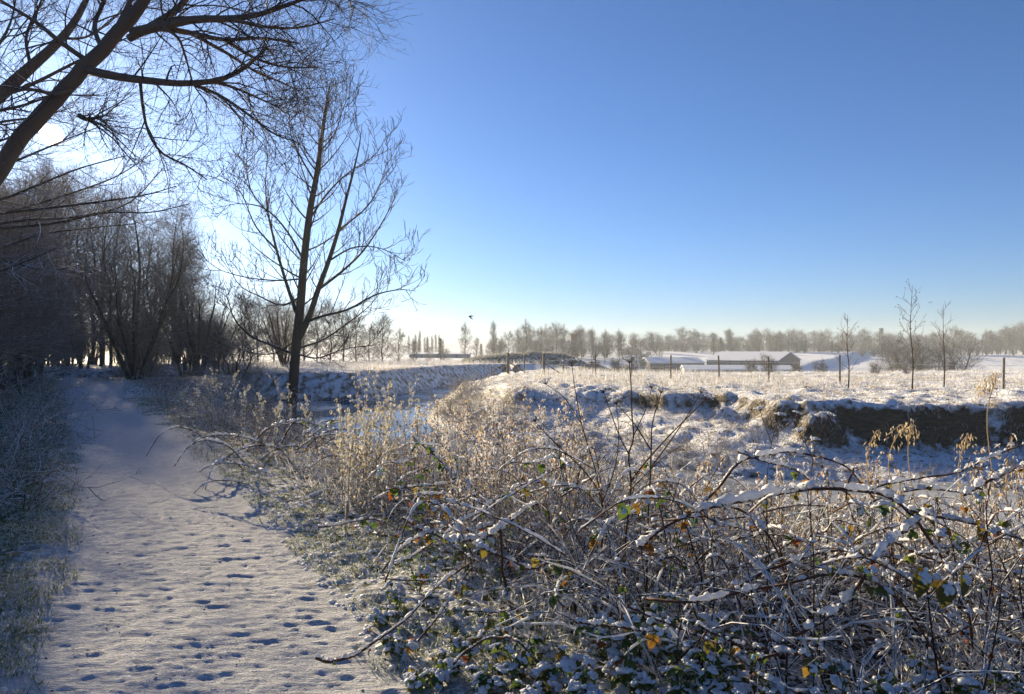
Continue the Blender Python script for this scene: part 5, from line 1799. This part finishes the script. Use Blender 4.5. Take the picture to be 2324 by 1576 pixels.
# scraps of leaf and twig trodden into the path
p = scatter(260, (-10, 1), (2.8, 14), lambda x, y: np.abs(path_off(x, y)) < PATH_W, fg, 1.3)
litter_leaves('leaf_litter', 'dark scraps of leaf and twig trodden into the path snow', np.column_stack([p, gz(p[:, 0], p[:, 1])+0.004]), 0.008, 0.03, 'scrap', fg, up=2.5)


# dead upright weeds with withered leaves
def weed(name, label, xd, ytop, Y, seed, group, mat_leaf, n=26, size=0.035, mat_stem='stalk', r=0.004, bend=0.1, branch=5, ltop=0.25):
    g_ = np.random.default_rng(seed)
    x = (xd-1162)/F*Y
    z0 = float(gz(x, Y)[0])
    h = EYE-(ytop-785)/F*Y-z0
    root = thing(name, label, 'dead weed', (x, Y, z0), group)
    bx, by = g_.normal(size=2)*bend*h
    P = catmull([(0, 0, -0.03), (bx*0.2, by*0.2, h*0.35), (bx*0.5, by*0.5, h*0.7), (bx, by, h)], 14)
    R = np.linspace(r, r*0.45, 14)
    g = Geo()
    tubes(g, P, R, 4)
    B = spawn(P[None], R[None], g_, branch, 0.4, 0.95, (25, 55), (0.12*h, 0.28*h), K=5, up=0.5, wig=0.1, rr=0.6, rmin=r*0.45, rmax=r*0.6)
    tubes(g, *B, 3)
    obj('stem', g.mesh('stem', M[mat_stem]), root)
    al = np.concatenate([P[int(14*ltop):], B[0][:, 2:].reshape(-1, 3)])
    q = al[g_.integers(0, len(al), n)]
    L = Geo()
    a = g_.uniform(0, 6.28, n)
    pit = g_.uniform(0.2, 1.5, n)
    s = g_.uniform(0.5, 1.2, n)*size
    c, s2 = np.cos(a), np.sin(a)
    cp, sp = np.cos(pit), np.sin(pit)
    m = np.stack([np.stack([c*cp, s2*cp, -sp], -1), np.stack([-s2, c, 0*c], -1), np.stack([c*sp, s2*sp, cp], -1)], -1)*s[:, None, None]
    L.tile(simple_leaf(), m, q+g_.normal(size=q.shape)*0.007)
    obj('withered_leaves', L.mesh('withered_leaves', M[mat_leaf], False), root)
    return root


for k, (xd, yt, Y) in enumerate([(1000, 905, 7.6), (1030, 940, 7.0), (1060, 900, 7.8), (1090, 935, 7.2), (1120, 905, 7.4), (1150, 925, 7.0), (1175, 900, 7.6), (1205, 945, 6.8), (1240, 930, 7.0), (1085, 985, 6.4), (1140, 1000, 6.2), (1020, 1000, 6.3), (1190, 1020, 6.0), (970, 960, 7.0)]+[(float(fg.uniform(930, 1330)), float(fg.uniform(930, 1060)), float(fg.uniform(5.2, 7.6))) for _ in range(26)]):
    weed('withered_weed', 'dead upright weed with curled pale brown leaves in the middle of the bank', xd, yt, Y, 1000+k, 'pale brown dead weeds in the middle', 'dry_leaf', 300, 0.030)
for k, (xd, yt, Y) in enumerate([(805, 858, 9.5), (822, 880, 9.0), (850, 895, 8.6), (868, 850, 9.8), (885, 870, 9.2), (910, 905, 8.6), (790, 930, 8.2), (840, 940, 8.0), (940, 920, 8.0), (930, 865, 10.5), (765, 935, 8.8), (880, 935, 7.8)]+[(float(fg.uniform(745, 990)), float(fg.uniform(905, 1010)), float(fg.uniform(6.5, 9))) for _ in range(18)]):
    weed('frosted_weed', 'upright dead weed thick with pale frost in front of the river ice', xd, yt, Y, 1040+k, 'frost-thick weeds before the river', 'frost_leaf', 200, 0.036, 'frost_twig', 0.005)
for k, (xd, yt, Y) in enumerate([(480, 835, 15), (515, 850, 14), (440, 870, 13.5), (550, 880, 12.5), (590, 895, 12), (640, 850, 16), (660, 880, 13), (690, 905, 11), (410, 880, 17), (620, 915, 11)]):
    weed('frosted_weed', 'dark frosted dead weed on the shaded scrub beside the path', xd, yt, Y, 1060+k, 'dead weeds beside the shaded path', 'frost_leaf', 140, 0.05, 'scrub_twig', 0.007)
for k, (xd, yt, Y) in enumerate([(1250, 1060, 5.4), (1320, 1090, 5.2), (1560, 1050, 5.0), (1500, 1080, 5.4), (1640, 1020, 5.6), (2250, 1010, 4.6), (2200, 1060, 4.4), (2290, 950, 4.8)]+[(float(fg.uniform(1330, 2330)), float(fg.uniform(1020, 1150)), float(fg.uniform(4.2, 6.2))) for _ in range(34)]):
    weed('withered_weed', 'thin dry weed with pale brown leaves among the right-hand bramble canes', xd, yt, Y, 1080+k, 'dry weeds among the right-hand canes', 'dry_leaf', 130, 0.034)


# drooping tan seed heads on the right
def drooper(label, xd, yt, Y, seed, heads, group=None):
    g_ = np.random.default_rng(seed)
    x = (xd-1162)/F*Y
    z0 = float(gz(x, Y)[0])
    h = EYE-(yt-785)/F*Y-z0
    root = thing('drooping_weed', label, 'dead weed', (x, Y, z0), group)
    P = catmull([(0, 0, -0.03), (0.02, 0, h*0.4), (-0.03, 0.02, h*0.8), (0.01+0.03*g_.normal(), 0, h), (0.05*g_.normal(), 0.02, h*0.94)], 18)
    g = Geo()
    tubes(g, P, np.linspace(0.0045, 0.0025, 18), 4)
    obj('stem', g.mesh('stem', M['tan']), root)
    for k in range(heads):
        i0 = 17-int(g_.random()**1.3*9)
        n = 15
        q = P[np.clip(i0+g_.integers(-1, 2, n), 0, 17)]+g_.normal(size=(n, 3))*np.array([0.016, 0.016, 0.022])-np.array([0, 0, 0.015])
        a_ = g_.uniform(0, 6.28, n)
        pit = g_.uniform(0.7, 1.55, n)
        sc_ = g_.uniform(0.015, 0.038, n)
        c_, s_, cp, sp = np.cos(a_), np.sin(a_), np.cos(pit), np.sin(pit)
        m_ = np.stack([np.stack([c_*cp, s_*cp, -sp], -1), np.stack([-s_, c_, 0*c_], -1)*0.55, np.stack([c_*sp, s_*sp, cp], -1)], -1)*sc_[:, None, None]
        g = Geo().tile(simple_leaf(), m_, q)
        tag(obj('seed_head', g.mesh('seed_head', M['tan'], False), root), kind='stuff')
    return root


drooper('tall tan weed with drooping shaggy seed heads near the right edge', 2255, 845, 4.6, 1101, 9)
drooper('tan weed with a drooping head, leftmost of those before the cut bank', 1980, 975, 4.8, 1102, 3)
drooper('tan weed with a drooping tassel right of the leftmost one before the cut bank', 2030, 962, 4.9, 1103, 4)
drooper('tan weed with pale dense tassel before the dark cut bank', 2075, 960, 4.9, 1104, 4)
drooper('tan shaggy weed low among the canes left of the tall one', 2190, 985, 4.5, 1105, 4)
drooper('small tan weed drooping among canes at the far right', 2300, 1040, 4.3, 1106, 4)


# dead umbellifers: dark forking stalks with spoked heads
def umbel(g, gs, p, d, R, g_, n=14):
    d = norm(np.asarray(d, float))
    u = norm(np.cross(d, [0.3, 0.9, 0.1]))
    v = np.cross(d, u)
    a = np.arange(n)*2.4
    e = np.sqrt((np.arange(n)+0.5)/n)
    q = p+d*R*0.75*(1-0.25*e[:, None]**2)+(u*np.cos(a)[:, None]+v*np.sin(a)[:, None])*(R*e)[:, None]
    S_ = np.stack([np.tile(p, (n, 1)), p+(q-p)*0.5+d*R*0.06, q], 1)
    tubes(g, S_, np.tile([[0.0016, 0.0012, 0.0012]], (n, 1)), 3)
    s = g_.uniform(0.005, 0.010, n)
    gs.tile(lump(77, 1.2, 1.1, 0.8, ICO1), rotz_mats(a, s), q)


def umbellifer(label, lines, heads, Y, seed):
    g_ = np.random.default_rng(seed)
    b = W(*lines[0][0][0], Y)
    z0 = float(gz(b[0], Y)[0])
    org = np.array([b[0], Y, z0])
    root = thing('dead_umbellifer', label, 'dead weed', org)
    for k, (pts, r0, r1, dd) in enumerate(lines):
        p3 = [W(x, y, Y+dd*i/(len(pts)-1)) for i, (x, y) in enumerate(pts)]
        if k == 0:
            p3 = [org+np.array([0, 0, -0.03])]+p3
        P, R = limb(np.array(p3)-org, r0, r1, 20)
        g = Geo()
        tubes(g, P, R, 6)
        obj('stalk', g.mesh('stalk', M['stalk']), root)
    for (x, y, sx, sy, Rr, dd) in heads:
        g, gs = Geo(), Geo()
        umbel(g, gs, W(x, y, Y+dd)-org, (sx, -0.15, sy), Rr, g_)
        h_ = obj('umbel', g.mesh('umbel', M['stalk']), root)
        obj('snow_tuft', gs.mesh('snow_tuft', M['snow']), h_)


umbellifer('tall dark forking umbellifer stalk in the centre foreground', [
    ([(1418, 1240), (1426, 1165), (1432, 1088), (1426, 1032), (1438, 991), (1434, 938), (1432, 870), (1428, 820)], 0.0085, 0.003, 0.0),
    ([(1432, 1088), (1470, 1040), (1520, 985), (1575, 930), (1600, 905)], 0.006, 0.003, 0.2),
    ([(1428, 1030), (1405, 985), (1385, 930), (1370, 890)], 0.0045, 0.0025, -0.2),
    ([(1436, 990), (1455, 950), (1470, 915), (1478, 880)], 0.004, 0.0022, 0.2),
    ([(1426, 1110), (1450, 1090), (1500, 1040), (1545, 1010)], 0.004, 0.0022, -0.2),
], [(1428, 822, 0, 1, 0.06, 0), (1600, 906, 0.6, 1, 0.05, 0.2), (1370, 890, -0.3, 1, 0.045, -0.2), (1478, 880, 0.2, 1, 0.04, 0.2)], 4.6, 1201)
umbellifer('umbellifer with left-leaning stalks and frosted heads left of the tall central one', [
    ([(1366, 1240), (1366, 1165), (1360, 1115), (1320, 1060), (1262, 1005), (1215, 955)], 0.0075, 0.003, 0.2),
    ([(1362, 1120), (1350, 1060), (1320, 960), (1305, 880), (1298, 828)], 0.0055, 0.0025, 0.4),
    ([(1320, 960), (1280, 900), (1240, 870)], 0.0035, 0.002, 0.4),
    ([(1366, 1140), (1395, 1060), (1404, 985), (1398, 905)], 0.0045, 0.002, -0.2),
], [(1298, 830, -0.1, 1, 0.075, 0.4), (1240, 870, -0.4, 1, 0.05, 0.4), (1215, 955, -0.5, 0.8, 0.05, 0.2), (1398, 905, 0, 1, 0.04, -0.2)], 4.9, 1202)
umbellifer('slim dark umbellifer stalk right of the tall central one', [
    ([(1468, 1260), (1470, 1190), (1474, 1110), (1478, 1020), (1480, 960), (1500, 890)], 0.007, 0.003, 0.0),
    ([(1476, 1060), (1520, 1000), (1560, 940), (1590, 890)], 0.0045, 0.002, 0.2),
    ([(1478, 1020), (1440, 960), (1400, 915)], 0.004, 0.002, -0.2),
], [(1500, 890, 0.1, 1, 0.045, 0), (1590, 890, 0.5, 1, 0.04, 0.2), (1400, 915, -0.5, 1, 0.04, -0.2)], 4.3, 1203)
umbellifer('small frosted umbellifer with clotted heads before the dark cut bank', [
    ([(1740, 1110), (1745, 1040), (1755, 985), (1770, 945)], 0.004, 0.002, 0.0), ([(1750, 1000), (1735, 960), (1725, 930)], 0.003, 0.002, 0.0), ([(1752, 990), (1790, 960), (1810, 940)], 0.003, 0.002, 0.1)],
    [(1770, 945, 0.1, 1, 0.035, 0), (1725, 930, -0.2, 1, 0.03, 0), (1810, 940, 0.3, 1, 0.03, 0.1)], 4.8, 1204)
umbellifer('small snow-clotted umbellifer left of the tan tassels', [
    ([(1840, 1120), (1842, 1060), (1850, 1010), (1880, 945)], 0.004, 0.002, 0.0), ([(1846, 1040), (1825, 1000), (1815, 980)], 0.003, 0.002, 0.0)],
    [(1880, 945, 0.3, 1, 0.04, 0), (1815, 980, -0.2, 1, 0.035, 0), (1850, 1000, 0.1, 1, 0.03, 0)], 4.7, 1205)

# ------------------------------------------------------------------ bird, aircraft
M['feather'] = m_plain('feather', (0.03, 0.03, 0.032), sc=30.0)
p = W(1068, 715, 60)
root = thing('bird', 'small dark bird flying above the distant treeline', 'bird', p)
g = Geo()
s = np.array([-0.20, -0.17, -0.12, -0.04, 0.05, 0.13, 0.19, 0.24])
tubes(g, np.stack([s, 0*s, 0.012*np.sin(s*8)], -1), np.array([0.004, 0.022, 0.032, 0.05, 0.055, 0.04, 0.022, 0.010]), 8)
obj('body', g.mesh('body', M['feather']), root)
for sg in (-1, 1):
    x = np.array([-0.06, -0.05, 0.02, 0.10, 0.16])
    c = np.array([0.15, 0.17, 0.16, 0.12, 0.03])
    spn = np.array([0.0, 0.09, 0.19, 0.29, 0.36])
    top = np.stack([x-c*0.5, sg*spn*0.45, -spn*0.75+0.02], -1)
    bot = np.stack([x+c*0.5, sg*spn*0.45+0.005, -spn*0.75+0.01], -1)
    V = np.concatenate([top, bot, top-np.array([0, 0.008*sg, 0.006]), bot-np.array([0, 0.008*sg, 0.006])])
    q = [[i, i+1, i+6, i+5] for i in range(4)]+[[i+10, i+15, i+16, i+11] for i in range(4)]+[[i, i+10, i+11, i+1] for i in range(4)]+[[i+5, i+6, i+16, i+15] for i in range(4)]
    obj('wing', Geo().add(V, q).mesh('wing', M['feather']), root)
g = Geo()
g.add([(0.20, -0.012, 0.006), (0.20, 0.012, 0.006), (0.36, 0.05, 0), (0.36, -0.05, 0), (0.20, -0.012, -0.006), (0.20, 0.012, -0.006), (0.36, 0.05, -0.006), (0.36, -0.05, -0.006)], [[0, 1, 2, 3], [7, 6, 5, 4], [0, 3, 7, 4], [1, 5, 6, 2], [3, 2, 6, 7], [0, 4, 5, 1]])
obj('tail', g.mesh('tail', M['feather']), root)

M['plane'] = m_plain('aircraft_paint', (0.5, 0.52, 0.55), sc=1.0)
p = W(2110, 684, 5200)
root = thing('aircraft', 'tiny distant aircraft in the sky above the saplings', 'aircraft', p)
g = Geo()
s = np.linspace(-15, 17, 12)
tubes(g, np.stack([s, 0*s, 0*s], -1), np.array([0.4, 1.4, 1.9, 2, 2, 2, 2, 2, 1.9, 1.5, 0.9, 0.3]), 10)
obj('fuselage', g.mesh('fuselage', M['plane']), root)
for sg in (-1, 1):
    V = np.array([(-4, sg*1.5, -0.6), (3, sg*1.5, -0.6), (7.5, sg*16, 0.6), (5.5, sg*16, 0.6)])
    g = Geo().add(np.vstack([V, V+[0, 0, 0.5]]), [[0, 1, 2, 3], [7, 6, 5, 4], [0, 3, 7, 4], [1, 5, 6, 2], [3, 2, 6, 7], [0, 4, 5, 1]])
    obj('wing', g.mesh('wing', M['plane'], False), root)
    g = Geo()
    tubes(g, np.array([(-3, sg*5.5, -1.8), (-1, sg*5.5, -1.8), (1.5, sg*5.5, -1.7)]), np.array([1.0, 1.1, 0.6]), 8)
    obj('engine', g.mesh('engine', M['plane']), root)
V = np.array([(11.5, -0.15, 1), (16.5, -0.15, 1), (17.5, -0.15, 6.5), (15, -0.15, 6.5)])
g = Geo().add(np.vstack([V, V+[0, 0.3, 0]]), [[0, 1, 2, 3], [7, 6, 5, 4], [0, 3, 7, 4], [1, 5, 6, 2], [3, 2, 6, 7], [0, 4, 5, 1]])
obj('tail_fin', g.mesh('tail_fin', M['plane'], False), root)

# ------------------------------------------------------------------ the winter air
HAZE = 0.0007
if HAZE:
    t = NT('haze')
    pv = t.n('ShaderNodeVolumePrincipled', ins={'Color': (0.80, 0.90, 1.0, 1), 'Density': HAZE, 'Anisotropy': 0.15})
    oo = t.n('ShaderNodeOutputMaterial')
    t.t.links.new(pv.outputs[0], oo.inputs['Volume'])
    g = box(Geo(), (-960, -960, -8.5), (960, 960, 24))
    tag(obj('haze', g.mesh('haze', t.m, False)), 'thin winter haze in the air', 'haze', kind='stuff')
